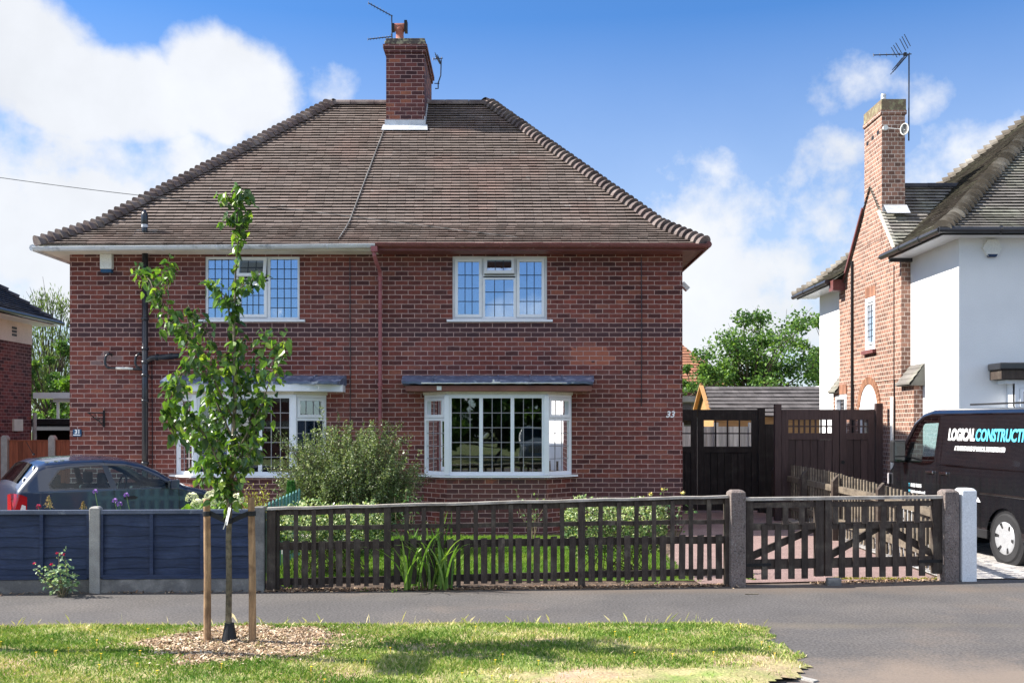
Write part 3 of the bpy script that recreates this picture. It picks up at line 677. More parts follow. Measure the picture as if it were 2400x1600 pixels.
# ================================================================== neighbour on the right
K = 1.03
def kz(z): return 1.84+(z-1.84)*K
nh = thing('rendered_house', 'white rendered house with brick side gable and tall brick chimney, right of the van', 'house', (12, 21, 0))
xs, xb = 7.55, 7.385; yF, yB = 17.3, 25.13
w = MB(); wy = MB()
wall_y(w, xs, 18.5, -.2, 5.04, yF, .3, [(8.36, 10.9, .95, 2.56)])
w.quad((xs,yF,-.2),(xs,yF,5.04),(xs,yB,5.04),(xs,yB,-.2)); w.quad((xs,yB,-.2),(xs,yB,5.04),(18.5,yB,5.04),(18.5,yB,-.2)); w.quad((18.5,yF,-.2),(18.5,yB,-.2),(18.5,yB,5.04),(18.5,yF,5.04))
w.build('wall', m_render, nh)
g = MB(); D0 = 2.75
door = (20.64, 21.68); sw = (22.58, 23.34, 1.35, 2.56); tw = (20.78, 21.36, 3.42, 4.5)
# lower brick block with arched opening
def brickface(holes_rect, y0, y1, z0, z1): wall_x(g, y0, y1, z0, z1, xb, .25, holes_rect)
brickface([(sw[0],sw[1],sw[2],sw[3]), (door[0],door[1],-.1,2.2)], 18.82, 23.54, -.2, D0)
# arch segment above the door spring (2.2 m): fill between rectangle top and arc
g.quad((xb,18.82,-.2),(xs,18.82,-.2),(xs,18.82,D0),(xb,18.82,D0)); g.quad((xb,23.54,-.2),(xs,23.54,-.2),(xs,23.54,D0),(xb,23.54,D0))
g.quad((xb,18.82,D0),(xs,18.82,D0),(xs,19.4,D0),(xb,19.4,D0)); g.quad((xb,23.07,D0),(xs,23.07,D0),(xs,23.54,D0),(xb,23.54,D0))
wall_x(g, 19.4, 23.07, D0, 5.04, xb-.012, .25, [tw])
g.quad((xb-.012,19.4,D0),(xs,19.4,D0),(xs,19.4,5.04),(xb-.012,19.4,5.04)); g.quad((xb-.012,23.07,D0),(xs,23.07,D0),(xs,23.07,5.04),(xb-.012,23.07,5.04))
gz = lambda y: 5.04+(y-19.42)*1.06 if y < 21.03 else 5.04+(22.66-y)*1.045
g.prism([(xb-.012,19.42,5.04),(xb-.012,22.66,5.04),(xb-.012,21.03,6.74)], (.3,0,0))
g.build('brick_gable', m_brick2, nh, uv=True)
# arch: opening above the spring is covered by a white infill with a brick ring round it
yc, rr, zs_ = (door[0]+door[1])/2, .52, 2.2
ring_ = MB(); n = 22
for i in range(n):
    a0, a1 = math.pi*i/n+.012, math.pi*(i+1)/n-.012
    vs = []
    for x in (xb-.03, xb+.02):
        for (r_, a) in ((rr, a0), (rr+.15, a0), (rr+.15, a1), (rr, a1)): vs.append((x, yc+r_*math.cos(a), zs_+r_*math.sin(a)))
    ring_.add(vs, [(0,1,2,3),(4,5,6,7),(0,1,5,4),(1,2,6,5),(2,3,7,6),(3,0,4,7)], ru(.7,1.2))
ring_.build('brick_arch', M('arch_brick', (.3,.15,.09), rough=.9, var=.3), nh)
dr = MB(); pts = [(xb-.015, yc+rr*math.cos(math.pi*i/24), zs_+rr*math.sin(math.pi*i/24)) for i in range(25)]
dr.prism([(xb-.015, door[0], 0)]+[(xb-.015, door[0], 2.2)][:0]+list(reversed(pts))+[(xb-.015, door[1], 0)], (.05,0,0)); 
dr = MB(); dr.prism([(xb-.015,door[1],0),(xb-.015,door[0],0)]+[(xb-.015, yc-rr*math.cos(math.pi*i/24), zs_+rr*math.sin(math.pi*i/24)) for i in range(25)], (.05,0,0))
d_ = dr.build('door', m_upvc, nh)
MB().box(xb-.03, xb-.018, yc-.28, yc+.28, 1.5, 2.12).build('door_glass', m_glass_b, d_)
MB().box(xb-.04, xb-.016, yc-.5, yc+.5, 2.2, 2.25).build('door_rail', m_upvc, d_)
window(nh, (xb-.012, sw[1], sw[2]), (0,-1,0), (-1,0,0), sw[1]-sw[0], sw[3]-sw[2], [(.03,.73,.03,1.18,'s',3,4)], m_glass_b, m_leadcame)
sf = window(nh, (xb-.02, tw[1], tw[2]), (0,-1,0), (-1,0,0), tw[1]-tw[0], tw[3]-tw[2], [(.08,.5,.12,.96,'f',2,6)], M_glass('stained_glass', .15, (.35,.6,.5)), m_leadcame, outer=.09)
MB().box(xb-.09, xb-.013, tw[0]-.06, tw[1]+.06, tw[2]-.08, tw[2]-.003).build('sill', m_oxide, sf)
m_lintel = M('orange_lintel_brick', (.34,.17,.11), rough=.9, var=.25)
for (y0, y1, z) in ((tw[0]-.02, tw[1]+.02, tw[3]+.01), (sw[0]-.02, sw[1]+.02, sw[3]+.01)):
    n = int((y1-y0)/.075); sold = MB()
    for i in range(n): sold.box(xb-.022, xb+.0, y0+i*.075+.005, y0+(i+1)*.075-.005, z, z+.21, ru(.7,1.2))
    sold.build('soldier_course', m_lintel, nh)
for (ya, yb_) in ((18.72, 19.42), (23.05, 23.6)):       # little tiled copings over the wider base
    cp = MB()
    for i in range(4):
        f = i/4; x0_, x1_ = lerp(xb-.12, xs, f), lerp(xb-.12, xs, f+.3); z0_, z1_ = lerp(2.62, 3.0, f), lerp(2.62, 3.0, f+.3)
        cp.add([(x0_,ya,z0_+.03),(x1_,ya,z1_),(x1_,yb_,z1_),(x0_,yb_,z0_+.03),(x0_,ya,z0_),(x0_,yb_,z0_)], [(0,1,2,3),(4,0,3,5)], ru(.8,1.1))
    cp.prism([(xb-.1,ya,2.6),(xs,ya,2.6),(xs,ya,3.0)], (0,yb_-ya,0), .8)
    cp.build('tiled_coping', m_tile_g, nh)
# chimney
c = MB().box(xb-.02, 7.83, 20.4, 21.4, 5.6, 8.06); c.box(xb-.045, 7.855, 20.375, 21.425, 8.06, 8.14)
c2 = c.build('chimney', m_brick2, nh, uv=True)
MB().box(xb-.03, 7.845, 20.385, 21.415, 8.142, 8.36).build('chimney_cap', M('mossy_brick_cap', (.2,.15,.1), c2=(.3,.28,.16), c2s=12, rough=.95, bump=.8), c2)
MB().lathe((xb+.05, 20.5, 8.36), [(.05,0),(.055,.03),(.05,.06),(.055,.1),(.05,.13)], 12).build('metal_flue', m_hub, c2)
MB().add([(xb,20.36,6.25),(7.85,20.36,6.25),(7.85,20.16,6.05),(xb,20.16,6.05)],[(0,1,2,3)]).box(xb,7.85,20.385,20.4,6.0,6.22).build('flashing', m_lead_l, c2)
hl_ = MB()
for (y, z) in ((20.55,7.72),(20.85,7.69),(21.15,7.66)): hl_.box(xb-.024, xb-.018, y, y+.12, z, z+.08)
hl_.build('vent_slot', m_iron, c2)
# roof
RN = dict(x0=7.09, x1=19.0, y0=16.84, y1=25.6, z0=5.1, H=3.7, rx0=11.47, rx1=14.6, yr=21.22)
f2, bk2, l2, r2, h2, rz2 = roofer(**RN, sp=(.1,.08))
t = MB(); random.seed(5)
tile_face(t, f2['pos'], f2['L'], lambda q: min(f2['R'](q), 14.5), f2['out'])
xl = lambda q: lerp(7.09, 11.47, q)
skipg = lambda q, s: 19.40 < s < 22.70 and rz2(q) < gz(s)+.02
tile_face(t, l2['pos'], l2['L'], l2['R'], l2['out'], skip=skipg)
tile_face(t, bk2['pos'], bk2['L'], bk2['R'], bk2['out'], gauge=.2, w=.33)
for fc in (f2, bk2, r2): underlay(t, fc)
underlay(t, l2, skip=skipg, n=60, m=60)
rf = t.build('roof', m_tile_g, nh)
gt = MB()
zi = lambda z: 7.09+(z-5.1)/.845+.15
gf = dict(pos=lambda q, s: (s, lerp(19.36, 21.03, q), lerp(5.0, 6.77, q)), L=lambda q: xb-.05, R=lambda q: max(7.6, zi(lerp(5.0, 6.77, q))), out=V((0,-1,1)))
gb = dict(pos=lambda q, s: (s, lerp(22.7, 21.03, q), lerp(5.0, 6.77, q)), L=gf['L'], R=gf['R'], out=V((0,1,1)))
for fc in (gf, gb): tile_face(gt, fc['pos'], fc['L'], fc['R'], fc['out'], tr=(.9,1.35)); underlay(gt, fc)
gt.build('gable_roof', m_tile_g, rf)
for k, pv in (('fl', (1,-1,0)), ('bl', (1,1,0))): hp = MB(); hips_line(hp, h2[k], pv, step=.15, r0=.15, r1=.085); hp.build('hip_tiles', m_bonnet2, rf)
rt = MB(); ridge_tiles(rt, (11.4,21.22,8.85), (14.6,21.22,8.85)); ridge_tiles(rt, (7.85,21.03,6.8), (9.2,21.03,6.8), .09); rt.build('ridge_tiles', m_tile_d, rf)
vb = MB(); vb.bar((xb-.03,19.38,5.0),(xb-.03,20.45,6.15),.05,.11,(1,0,0)); vb.build('white_verge', m_cream, nh)
vb = MB(); vb.bar((xb-.03,22.74,4.98),(xb-.03,21.4,6.4),.05,.1,(1,0,0)); vb.box(xb-.28,xb+.1,22.66,22.95,4.86,5.1); vb.build('dark_bargeboard', m_oxide, nh)
so = MB().box(7.12, 18.9, 16.9, yF-.002, 5.02, 5.05).box(7.12, xs-.002, yF, 19.3, 5.02, 5.05).box(7.12, xs-.002, 22.9, 25.5, 5.02, 5.05); so.build('soffit', m_upvc, nh)
MB().box(7.10, 18.9, 16.87, 16.9, 5.0, 5.1).box(7.09, 7.12, 16.9, 19.3, 5.0, 5.1).box(7.12,xs,19.3,19.36,4.95,5.08).build('fascia', m_blackgut, nh); MB().box(7.09, 7.12, 22.9, 25.5, 5.0, 5.1).build('fascia', m_blackgut, nh)
gg = MB(); gg.tube([(7.0,16.8,5.07),(18.9,16.8,5.07)], .055, 10); gg.tube([(7.03,16.8,5.07),(7.03,19.5,5.07)], .055, 10); gb2 = MB().tube([(7.03,22.85,5.07),(7.03,25.6,5.07)], .055, 10)
for y in (17.6, 18.5, 23.6, 24.6): (gg if y < 20 else gb2).lathe((7.03,y,5.07), [(.062,0),(.062,.04)], 10, 'y')
for x in (8.0, 9.0): gg.lathe((x,16.8,5.07), [(.062,0),(.062,.04)], 10, 'x')
gg.build('gutter', m_blackgut, nh); gb2.build('gutter', m_blackgut, nh)
pp = MB().tube([(xb-.04,22.12,5.42),(xb-.04,22.12,0)], .03, 8); pp.build('downpipe', m_iron, nh)
MB().tube([(xb-.016,19.75,4.95),(xb-.016,19.75,.3)], .012, 6).build('wall_cable', m_iron, nh)
ab = MB(); c = V((X_(2326,yF-.06), yF-.07, Z_(582,yF))); ab.prism([c+V((.15*math.cos(math.pi/3*i), 0, .15*math.sin(math.pi/3*i))) for i in range(6)], (0,.068,0)); al = ab.build('alarm_box', m_whitepl, nh, bevel=.01)
MB().prism([c+V((-.085,-.006,-.11)),c+V((.085,-.006,-.11)),c+V((.06,-.006,-.155)),c+V((-.06,-.006,-.155))], (0,.06,0)).build('alarm_lens', m_navypl, al)
bw = window(nh, (8.36, yF-.28, .95), (1,0,0), (0,-1,0), 2.54, 1.61, [(.06,.75,.06,1.08,'f',1,1),(.06,.75,1.1,1.55,'s',1,1),(.8,1.7,.06,1.55,'f',1,1),(1.75,2.48,.06,1.55,'f',1,1)], m_glass_b, m_leadcame, outer=.06)
MB().box(8.2,11.05,yF-.3,yF-.002,2.56,2.62).box(8.36,8.42,yF-.27,yF-.002,.95,2.56).build('window_head', m_upvc, nh)
MB().box(8.36,10.9,yF-.27,yF-.002,0,.95).build('bay_base', m_render, nh)
MB().box(8.07,11.2,yF-.42,yF-.002,2.63,2.78).build('bay_fascia', m_wood_d, nh)
MB().box(8.03,11.25,yF-.46,yF-.002,2.785,2.9).build('bay_roof', m_blackgut, nh, bevel=.02)

# ================================================================== neighbour on the left
lh = thing('brick_neighbour_house', 'dark brick house with a cream band under its eaves, at the left edge', 'house', (-15, 23, 0))
MB().box(-20, -12.2, 19.6, 26.0, -.2, 3.92).build('wall', m_brick3, lh, uv=True)
MB().box(-20, -12.19, 19.59, 26.01, 3.921, 4.42).build('render_band', m_render_pink, lh)
MB().box(-20.4, -11.72, 19.2, 26.4, 4.42, 4.45).build('soffit', m_upvc, lh)
RL = dict(x0=-20.5, x1=-11.68, y0=19.1, y1=26.45, z0=4.5, H=3.0, rx0=-16.8, rx1=-15.38, yr=22.78)
f3, b3, l3, r3, h3, rz3 = roofer(**RL, sp=(.1,.09))
t = MB(); tile_face(t, r3['pos'], r3['L'], r3['R'], r3['out'], tr=(.7,1.1), wav=.003)
tile_face(t, f3['pos'], f3['L'], f3['R'], f3['out'], gauge=.2, w=.33)
for fc in (f3, b3, l3, r3): underlay(t, fc)
rf3 = t.build('roof', m_tile_d, lh)
for k, pv in (('br', (1,-1,0)), ('fr', (1,1,0))): hp = MB(); hips_line(hp, h3[k], pv, step=.3, r0=.09, r1=.08, length=.3); hp.build('hip_tiles', m_tile_d, rf3)
MB().tube([(-11.62,19.1,4.5),(-11.62,26.5,4.5)], .05, 8).build('gutter', m_blackgut, lh)
gr = MB(); 
for i in range(3):
    for j in range(3): gr.box(-12.192, -12.184, 24.96+i*.085, 25.03+i*.085, 4.06+j*.085, 4.12+j*.085)
gr.build('air_vent', m_iron, lh)
MB().box(-12.25, -12.15, 25.0, 25.45, 1.74, 2.03).build('meter_box', m_cream, lh)
MB().tube([(-12.12,26.0,2.2),(-12.12,26.0,0)], .05, 8).build('downpipe', m_conc, lh)
# ================================================================== front boundary line
FT = [(-500,11.2),(0,11.32),(620,11.47),(1725,11.87),(2224,12.27),(2420,12.4)]
def FY(u):
    for (a, ya), (b, yb) in zip(FT, FT[1:]):
        if u <= b: return ya+(yb-ya)*(u-a)/(b-a)
    return FT[-1][1]
def FP(u, z=0.0, dy=0.0): Y = FY(u)+dy; return V((X_(u, FY(u)), Y, z))
def fz(u, v): return Z_(v, FY(u))
UP = V((0,0,1))
def frame(u0, u1):
    p, q = FP(u0), FP(u1); ax = (q-p); L = ax.length; ax.normalize(); n = V((ax.y, -ax.x, 0)); return p, ax, n, L
# navy waney-lap panels
def navy_panel(u0, u1, battens, label, uid):
    p, ax, n, L = frame(u0, u1)
    th = thing('fence_panel', label, 'fence panel', p, 'navy panels of the front fence')
    b = MB(); nb = 6; zt = .875; zb = .165; h = (zt-zb)/nb; K_ = 28
    for r in range(nb):
        z0 = zb+r*h-.012; z1 = z0+h+.03; vs = []
        for i in range(K_+1):
            a = L*i/K_; wv = .010*math.sin(a*4.1+r*2.3+uid)+.006*math.sin(a*11+r*5)
            vs += [p+ax*a+n*(.012+.004*math.sin(a*3+r))+UP*(z0+wv), p+ax*a+n*(-.006)+UP*z1]
        b.add(vs, [(2*i,2*i+2,2*i+3,2*i+1) for i in range(K_)], ru(.85,1.15))
        vs = [v for v in vs]; lo = [vs[2*i] for i in range(K_+1)]
        b.add([q for l in lo for q in (l, l-n*.016)], [(2*i,2*i+2,2*i+3,2*i+1) for i in range(K_)], .8)
    b.obox(p, ax, n, UP, (0, L), (-.02, -.01), (zb, zt), .8)
    b.build('board_panel', m_navy, th)
    f = MB()
    for u in battens:
        a = (FP(u)-p).length; f.obox(p, ax, n, UP, (a-.018, a+.018), (.018, .04), (zb, zt), 1.1)
    f.obox(p, ax, n, UP, (0, .03), (.018, .04), (zb, zt)); f.obox(p, ax, n, UP, (L-.03, L), (.018, .04), (zb, zt))
    f.obox(p, ax, n, UP, (.03, L-.03), (.018, .042), (zb-.01, zb+.035), 1.1)
    f.build('batten', m_navy, th)
    MB().obox(p, ax, n, UP, (0, L), (-.03, .045), (zt, zt+.045)).build('capping', M('navy_capping', (.10,.12,.17), rough=.35, c2=(.3,.33,.38), c2r=(.6,.7), c2s=5), th, bevel=.004)
    MB().obox(p, ax, n, UP, (0, L), (-.015, .03), (-.03, .15)).build('gravel_board', m_conc_d, th)
navy_panel(-330, 212, [-190,-60,100], 'navy blue lap fence panel behind the pink-flowered rose, left of the grey post', 0)
navy_panel(238, 597, [357,475], 'navy blue lap fence panel behind the staked tree, between two concrete posts', 3)
def cpost(u, w, d, v0, mat, label, name='concrete_post', chamf=.03, grp=None, z_extra=0):
    p, ax, n, L = frame(u-10, u+10); c = FP(u); zt = fz(u, v0)
    m = MB(); m.obox(c, ax, n, UP, (-w/2, w/2), (-d/2, d/2), (-.1, zt-chamf))
    vs = [c+ax*i*w/2+n*j*d/2+UP*(zt-chamf) for (i, j) in ((-1,-1),(1,-1),(1,1),(-1,1))]+[c+ax*i*(w/2-chamf)+n*j*(d/2-chamf)+UP*zt for (i, j) in ((-1,-1),(1,-1),(1,1),(-1,1))]
    m.add(vs, [(4,5,6,7),(0,1,5,4),(1,2,6,5),(2,3,7,6),(3,0,4,7)])
    o = m.build(name, mat, loc=c, bevel=.01); tag(o, label, 'post', grp); return o
cpost(225, .115, .12, 1186, m_conc, 'narrow grey concrete post between the two navy fence panels', chamf=.02)
cpost(609, .115, .13, 1186, m_conc_d, 'grey concrete post where navy panel meets dark picket fence', chamf=.012)
cpost(1725, .18, .18, 1147, m_roughcast, 'brown pebbled concrete gate post between picket fence and garden gate')
cpost(2222, .185, .18, 1146, m_roughcast, 'brown pebbled concrete gate post beside the white post')
wpst = cpost(2262, .185, .2, 1143, m_whitepost, 'white painted square gate post next to the parked van', name='gate_post')
p, ax, n, L = frame(2240, 2250)
o = MB().obox(FP(2243), ax, n, UP, (-.03, .03), (-.12, -.02), (.03, .9)).build('wooden_batten', m_wood_d, loc=FP(2243)); tag(o, 'dark wooden board squeezed between the pebbled post and the white post', 'board')

# dark picket fence
pf = thing('picket_fence', 'long dark weathered picket fence with pale cap rail in front of the garden', 'fence', FP(1170))
ZL = lambda u, a, b: lerp(a, b, (u-627)/(1706-627))
def rail(u0, u1, za, zb, w, d, dy, mat, name, tint=1, par=pf):
    p, q = FP(u0), FP(u1); n = V(((q-p).y, -(q-p).x, 0)).normalized(); m = MB(); k = 6
    for i in range(k):
        a, b = p.lerp(q, i/k), p.lerp(q, (i+1)/k); wa = .004*math.sin(i*2.1) if 0 < i else 0; wb = .004*math.sin((i+1)*2.1) if i+1 < k else 0
        m.bar(a+UP*(lerp(za, zb, i/k)+wa)+n*dy, b+UP*(lerp(za, zb, (i+1)/k)+wb)+n*dy, d, w, UP, tint)
    return m.build(name, mat, par)
# bar(): w is measured across, d along 'side'
def rails(name, z0, z1, hgt, dep, dy, mat):
    for (a, b) in ((627, 908), (908, 1363), (1363, 1706)):
        rail(a, b, ZL(a, z0, z1), ZL(b, z0, z1), hgt, dep, dy, mat, name, ru(.85,1.15))
rails('cap_rail', .925, 1.035, .028, .085, 0, m_wood_dh)
rails('top_rail', .875, .985, .065, .03, -.02, m_wood_d)
rails('rail', .70, .745, .05, .035, -.02, m_wood_d)
rails('rail', .50, .535, .085, .035, -.02, m_wood_d)
rails('rail', .10, .165, .075, .035, -.02, m_wood_d)
TALL = [735.8,776,817,859,951.7,993,1035,1074.5,1115,1156,1197,1239,1278,1318,1406,1449,1490,1532,1574.6,1618.6,1662]
SHORT = [673,715,754,796,838,882,931,970,1013,1056,1094,1134.6,1175,1216,1257,1297,1340,1386,1428,1470,1511,1553.5,1597,1639.6,1684]
random.seed(11)
def picket(u, z0, z1, w, par, mat=None, tint=None, dy=.008, th=.02, lean=0):
    p, ax, n, L = frame(u-5, u+5); c = FP(u)
    m = MB(); t = tint or ru(.7,1.25); l = ru(-.008,.008)+lean; dz = ru(-.008,.008)
    vs = [c+ax*(i*w/2+(l if k else 0))+n*(dy+j)+UP*((z1+dz+i*.003) if k else z0+dz) for k in (0,1) for (i, j) in ((-1,0),(1,0),(1,th),(-1,th))]
    m.add(vs, BOXF, t); return m.build('picket', mat or m_wood_d, par)
for u in [694]+TALL: picket(u, ZL(u,.035,.075), ZL(u,.90,1.01), .05, pf)
for u in SHORT: picket(u, ZL(u,.045,.09), ZL(u,.56,.60), .072, pf, dy=.012)
for (u, w) in ((636,.1),(908,.075),(1363,.075),(1704,.06)):
    c = FP(u); p, ax, n, L = frame(u-5, u+5)
    MB().obox(c, ax, n, UP, (-w/2, w/2), (-.05, .03), (-.05, ZL(u,.905,1.015)), ru(.8,1.1)).build('post', m_wood_d, pf)
c = FP(651); p, ax, n, L = frame(645, 655); MB().obox(c, ax, n, UP, (-.012,.02), (-.03,.02), (-.05,.88), .5).build('post', m_wood_d, pf)

# double garden gate -- two leaves
def gate_leaf(u0, u1, label, low, upp, braces, hinge_left):
    p, ax, n, L = frame(u0, u1); g = thing('gate_leaf', label, 'gate', FP((u0+u1)/2), 'leaves of the low garden gate')
    D = (-.02, .02); A = lambda u: (FP(u)-p).length if u > u0 else 0
    z = dict(b=.07, t=1.0)
    wL, wR = (.085, .1) if hinge_left else (.085, .11)
    MB().obox(p, ax, n, UP, (0, wL), (-.03,.03), (z['b']+.02, .985), ru(.8,1.1)).build('stile', m_wood_d, g)
    MB().obox(p, ax, n, UP, (L-wR, L), (-.03,.03), (z['b']+.02, .985), ru(.8,1.1)).build('stile', m_wood_d, g)
    MB().obox(p, ax, n, UP, (-.01, L+.01), (-.045,.045), (.986, 1.022)).build('cap_rail', m_wood_dh, g)
    for (a, b) in ((.90,.96),(.64,.72),(.185,.30)): MB().obox(p, ax, n, UP, (wL, L-wR), (-.022,.012), (a, b), ru(.8,1.15)).build('rail', m_wood_d, g)
    for u in low: a = A(u); MB().obox(p, ax, n, UP, (a-.037, a+.037), (.013,.032), (z['b'], .70), ru(.7,1.2)).build('picket', m_wood_d, g)
    for u in upp: a = A(u); MB().obox(p, ax, n, UP, (a-.033, a+.033), (.013,.03), (.70, .905), ru(.7,1.2)).build('picket', m_wood_d, g)
    for (ua, za, ub, zb) in braces:
        a, b = A(ua), A(ub); MB().bar(p+ax*a+UP*za-n*.035, p+ax*b+UP*zb-n*.035, .03, .085, UP).build('brace', m_wood_d, g)
    MB().obox(p, ax, n, UP, (0 if hinge_left else L-.3, .3 if hinge_left else L), (.031,.038), (.225,.26)).build('hinge', m_iron, g)
gate_leaf(1747, 1928, 'narrow left leaf of the dark wooden garden gate', [1790,1821.5,1853,1884], [1801,1839,1877], [(1762,.33,1915,.66)], True)
gate_leaf(1932, 2204, 'wide right leaf of the dark wooden garden gate', [1971,2003.6,2034,2066,2096.6,2128,2158.5], [1956,1986,2025,2069,2105,2147], [(1945,.32,2066,.66),(2078,.66,2186,.33)], False)
c = FP(1946, 0, -.12); st = MB().obox(c, V((1,0,0)), V((0,1,0)), UP, (-.08,.08), (-.06,.05), (-.02,.085)).build('stone_block', m_conc_d, loc=c, bevel=.015); tag(st, 'small grey concrete gate stop block on the ground under the gate', 'block')

# boundary picket fence running back between the drives
bf = thing('picket_fence', 'picket fence with pale sunlit pickets running back between the two drives', 'fence', (5.3, 16, 0))
def BX(y): return lerp(5.2, 5.5, (y-12.5)/9)
random.seed(4); y = 12.62; k = 0
def zt_(y): return lerp(.95, 1.1, min(1, (y-12.6)/5))
while y < 21.3:
    x = BX(y); d = ru(-.01,.01)
    MB().box(x+.0, x+.02, y-.026, y+.026, .06, zt_(y)+d, ru(.7,1.2)).build('picket', m_palewood_d if 'm_palewood_d' in globals() else m_wood_rail, bf); y += .148 if y < 17.6 else .18; k += 1
for (za, zb) in ((.78,.88),(.25,.35)):
    for (y0, y1) in ((12.45,14.35),(14.35,17.0),(17.0,21.4)):
        m = MB(); m.add([(BX(y0)-.06,y0,za*(.94 if y0 < 13 else 1)),(BX(y0)-.004,y0,za*(.94 if y0 < 13 else 1)),(BX(y1)-.004,y1,za),(BX(y1)-.06,y1,za),(BX(y0)-.06,y0,zb*(.95 if y0 < 13 else 1)),(BX(y0)-.004,y0,zb*(.95 if y0 < 13 else 1)),(BX(y1)-.004,y1,zb),(BX(y1)-.06,y1,zb)], BOXF)
        m.build('rail', m_wood_rail, bf)
for y in (14.35, 16.6, 18.6, 21.0):
    x = BX(y); m = MB(); m.add([(x-.15,y-.05,-.05),(x-.06,y-.05,-.05),(x-.06,y+.05,-.05),(x-.15,y+.05,-.05),(x-.15,y-.05,.96),(x-.06,y-.05,1.06),(x-.06,y+.05,1.06),(x-.15,y+.05,.96)], BOXF); m.build('post', m_wood_d, bf)

# tall double gates (two pairs)
def tall_gates(name, label, x0, x1, y, zt, zb, split, mat, panes, group=None, rowz=(1.55,2.0), prow=2):
    g = thing(name, label, 'gate', ((x0+x1)/2, y, 0)); 
    for (a, b, cols) in ((x0, split, panes[0]), (split, x1, panes[1])):
        lf = MB(); a_, b_ = a+.008, b-.008; sw = .13
        lf.box(a_, a_+sw, y-.03, y+.03, zb, zt); lf.box(b_-sw, b_, y-.03, y+.03, zb, zt)
        lf.box(a_+sw, b_-sw, y-.03, y+.03, rowz[1], zt); lf.box(a_+sw, b_-sw, y-.032, y+.03, rowz[0]-.13, rowz[0]); lf.box(a_+sw, b_-sw, y-.03, y+.03, zb, zb+.15)
        f = lf.build('gate_leaf', mat, g, bevel=.004)
        gl = MB(); n = cols
        for i in range(1, n): x = lerp(a_+sw, b_-sw, i/n); gl.box(x-.014, x+.014, y-.02, y+.02, rowz[0], rowz[1])
        for j in range(1, prow): z = lerp(rowz[0], rowz[1], j/prow); gl.box(a_+sw, b_-sw, y-.022, y+.018, z-.014, z+.014)
        gl.build('glazing_bar', mat, f)
        bd = MB(); n = max(3, int((b_-a_-2*sw)/.13)); w = (b_-a_-2*sw)/n
        for i in range(n): x = a_+sw+i*w; bd.box(x+.005, x+w-.005, y-.012, y+.012, zb+.15, rowz[0]-.131, ru(.7,1.25))
        bd.box(a_+sw, b_-sw, y+.013, y+.02, zb+.15, rowz[0]-.131, .5)
        bd.build('board_panel', mat, f)
        if name == 'brown_double_gate' and a == split: MB().lathe((a_+.06, y-.045, 1.15), [(.035,0),(.04,.01),(.02,.015)], 14, 'y').build('handle', m_iron, f)
    return g
g1 = tall_gates('black_double_gate', 'tall black wooden double gate with square open lights beside the brick house', 2.2, 5.28, 22.0, 2.21, .05, 3.98, m_wood_b, (4, 4), rowz=(1.42,1.98))
MB().box(5.285, 5.42, 21.93, 22.07, 0, 2.24).build('post', m_wood_b, g1); MB().box(5.43, 5.66, 21.95, 21.99, 0, 1.9).build('side_board', m_wood_b, g1)
g2 = tall_gates('brown_double_gate', 'tall brown wooden double gate with small lights behind the boundary pickets', 5.28, 7.12, 20.1, 2.18, .05, 6.42, m_wood_br, (8, 5), rowz=(1.72,1.98))
MB().box(5.15, 5.275, 20.04, 20.16, 0, 2.29).build('post', m_wood_br, g2); MB().box(7.13, 7.26, 20.04, 20.16, 0, 2.3).build('post', m_wood_br, g2)
for x in (5.33, 7.06):
    for z in (2.12, 1.6): pass
dpw = MB().tube([(7.33,19.75,2.42),(7.33,19.75,0)], .035, 10).build('downpipe', m_whitepl, nh, smooth=True)

# left: orange-brown panel fence
of = thing('panel_fence', 'orange-brown close board fence with concrete posts behind the navy car', 'fence', (-10, 22, 0))
def OF(u): return V((X_(u, 22), 22, 0))
for (u0, u1) in ((-140,4),(22,116),(132,168)):
    x0, x1 = OF(u0).x, OF(u1).x; zt = 1.56; m = MB(); x = x0
    while x < x1: m.box(x, min(x+.095, x1), 21.99-ru(0,.004), 22.01, 0, zt-.03, ru(.75,1.2)); x += .1
    b = m.build('board_panel', m_wood_or, of); MB().box(x0, x1, 21.97, 22.03, zt-.03, zt).build('capping', m_wood_or, b)
for u in (13, 124): x = OF(u).x; MB().prism([(x-.07,21.93,-.1),(x+.07,21.93,-.1),(x+.07,21.93,1.6),(x+.03,21.93,1.66),(x-.03,21.93,1.66),(x-.07,21.93,1.6)], (0,.13,0)).build('post', m_conc, of)

# teal low picket fence in the garden
tf = thing('picket_fence', 'low teal painted picket fence beside the big shrub', 'fence', (-2.9, 13.9, 0))
pa, pb = P(612,1189,12.6), P(700,1150,14.6); n_ = 12
for i in range(n_):
    f = i/(n_-1); q = pa.lerp(pb, f); q.z = 0; zt = pa.lerp(pb, f).z+.03
    d = V((pb.x-pa.x, pb.y-pa.y, 0)).normalized()
    MB().prism([q-d*.04,q+d*.04,q+d*.04+UP*(zt-.03),q+UP*zt,q-d*.04+UP*(zt-.03)], V((d.y,-d.x,0))*.018, ru(.85,1.15)).build('picket', m_teal, tf)
MB().bar(pa+UP*-.25, pb+UP*-.3, .03, .07, UP).build('rail', m_teal, tf)

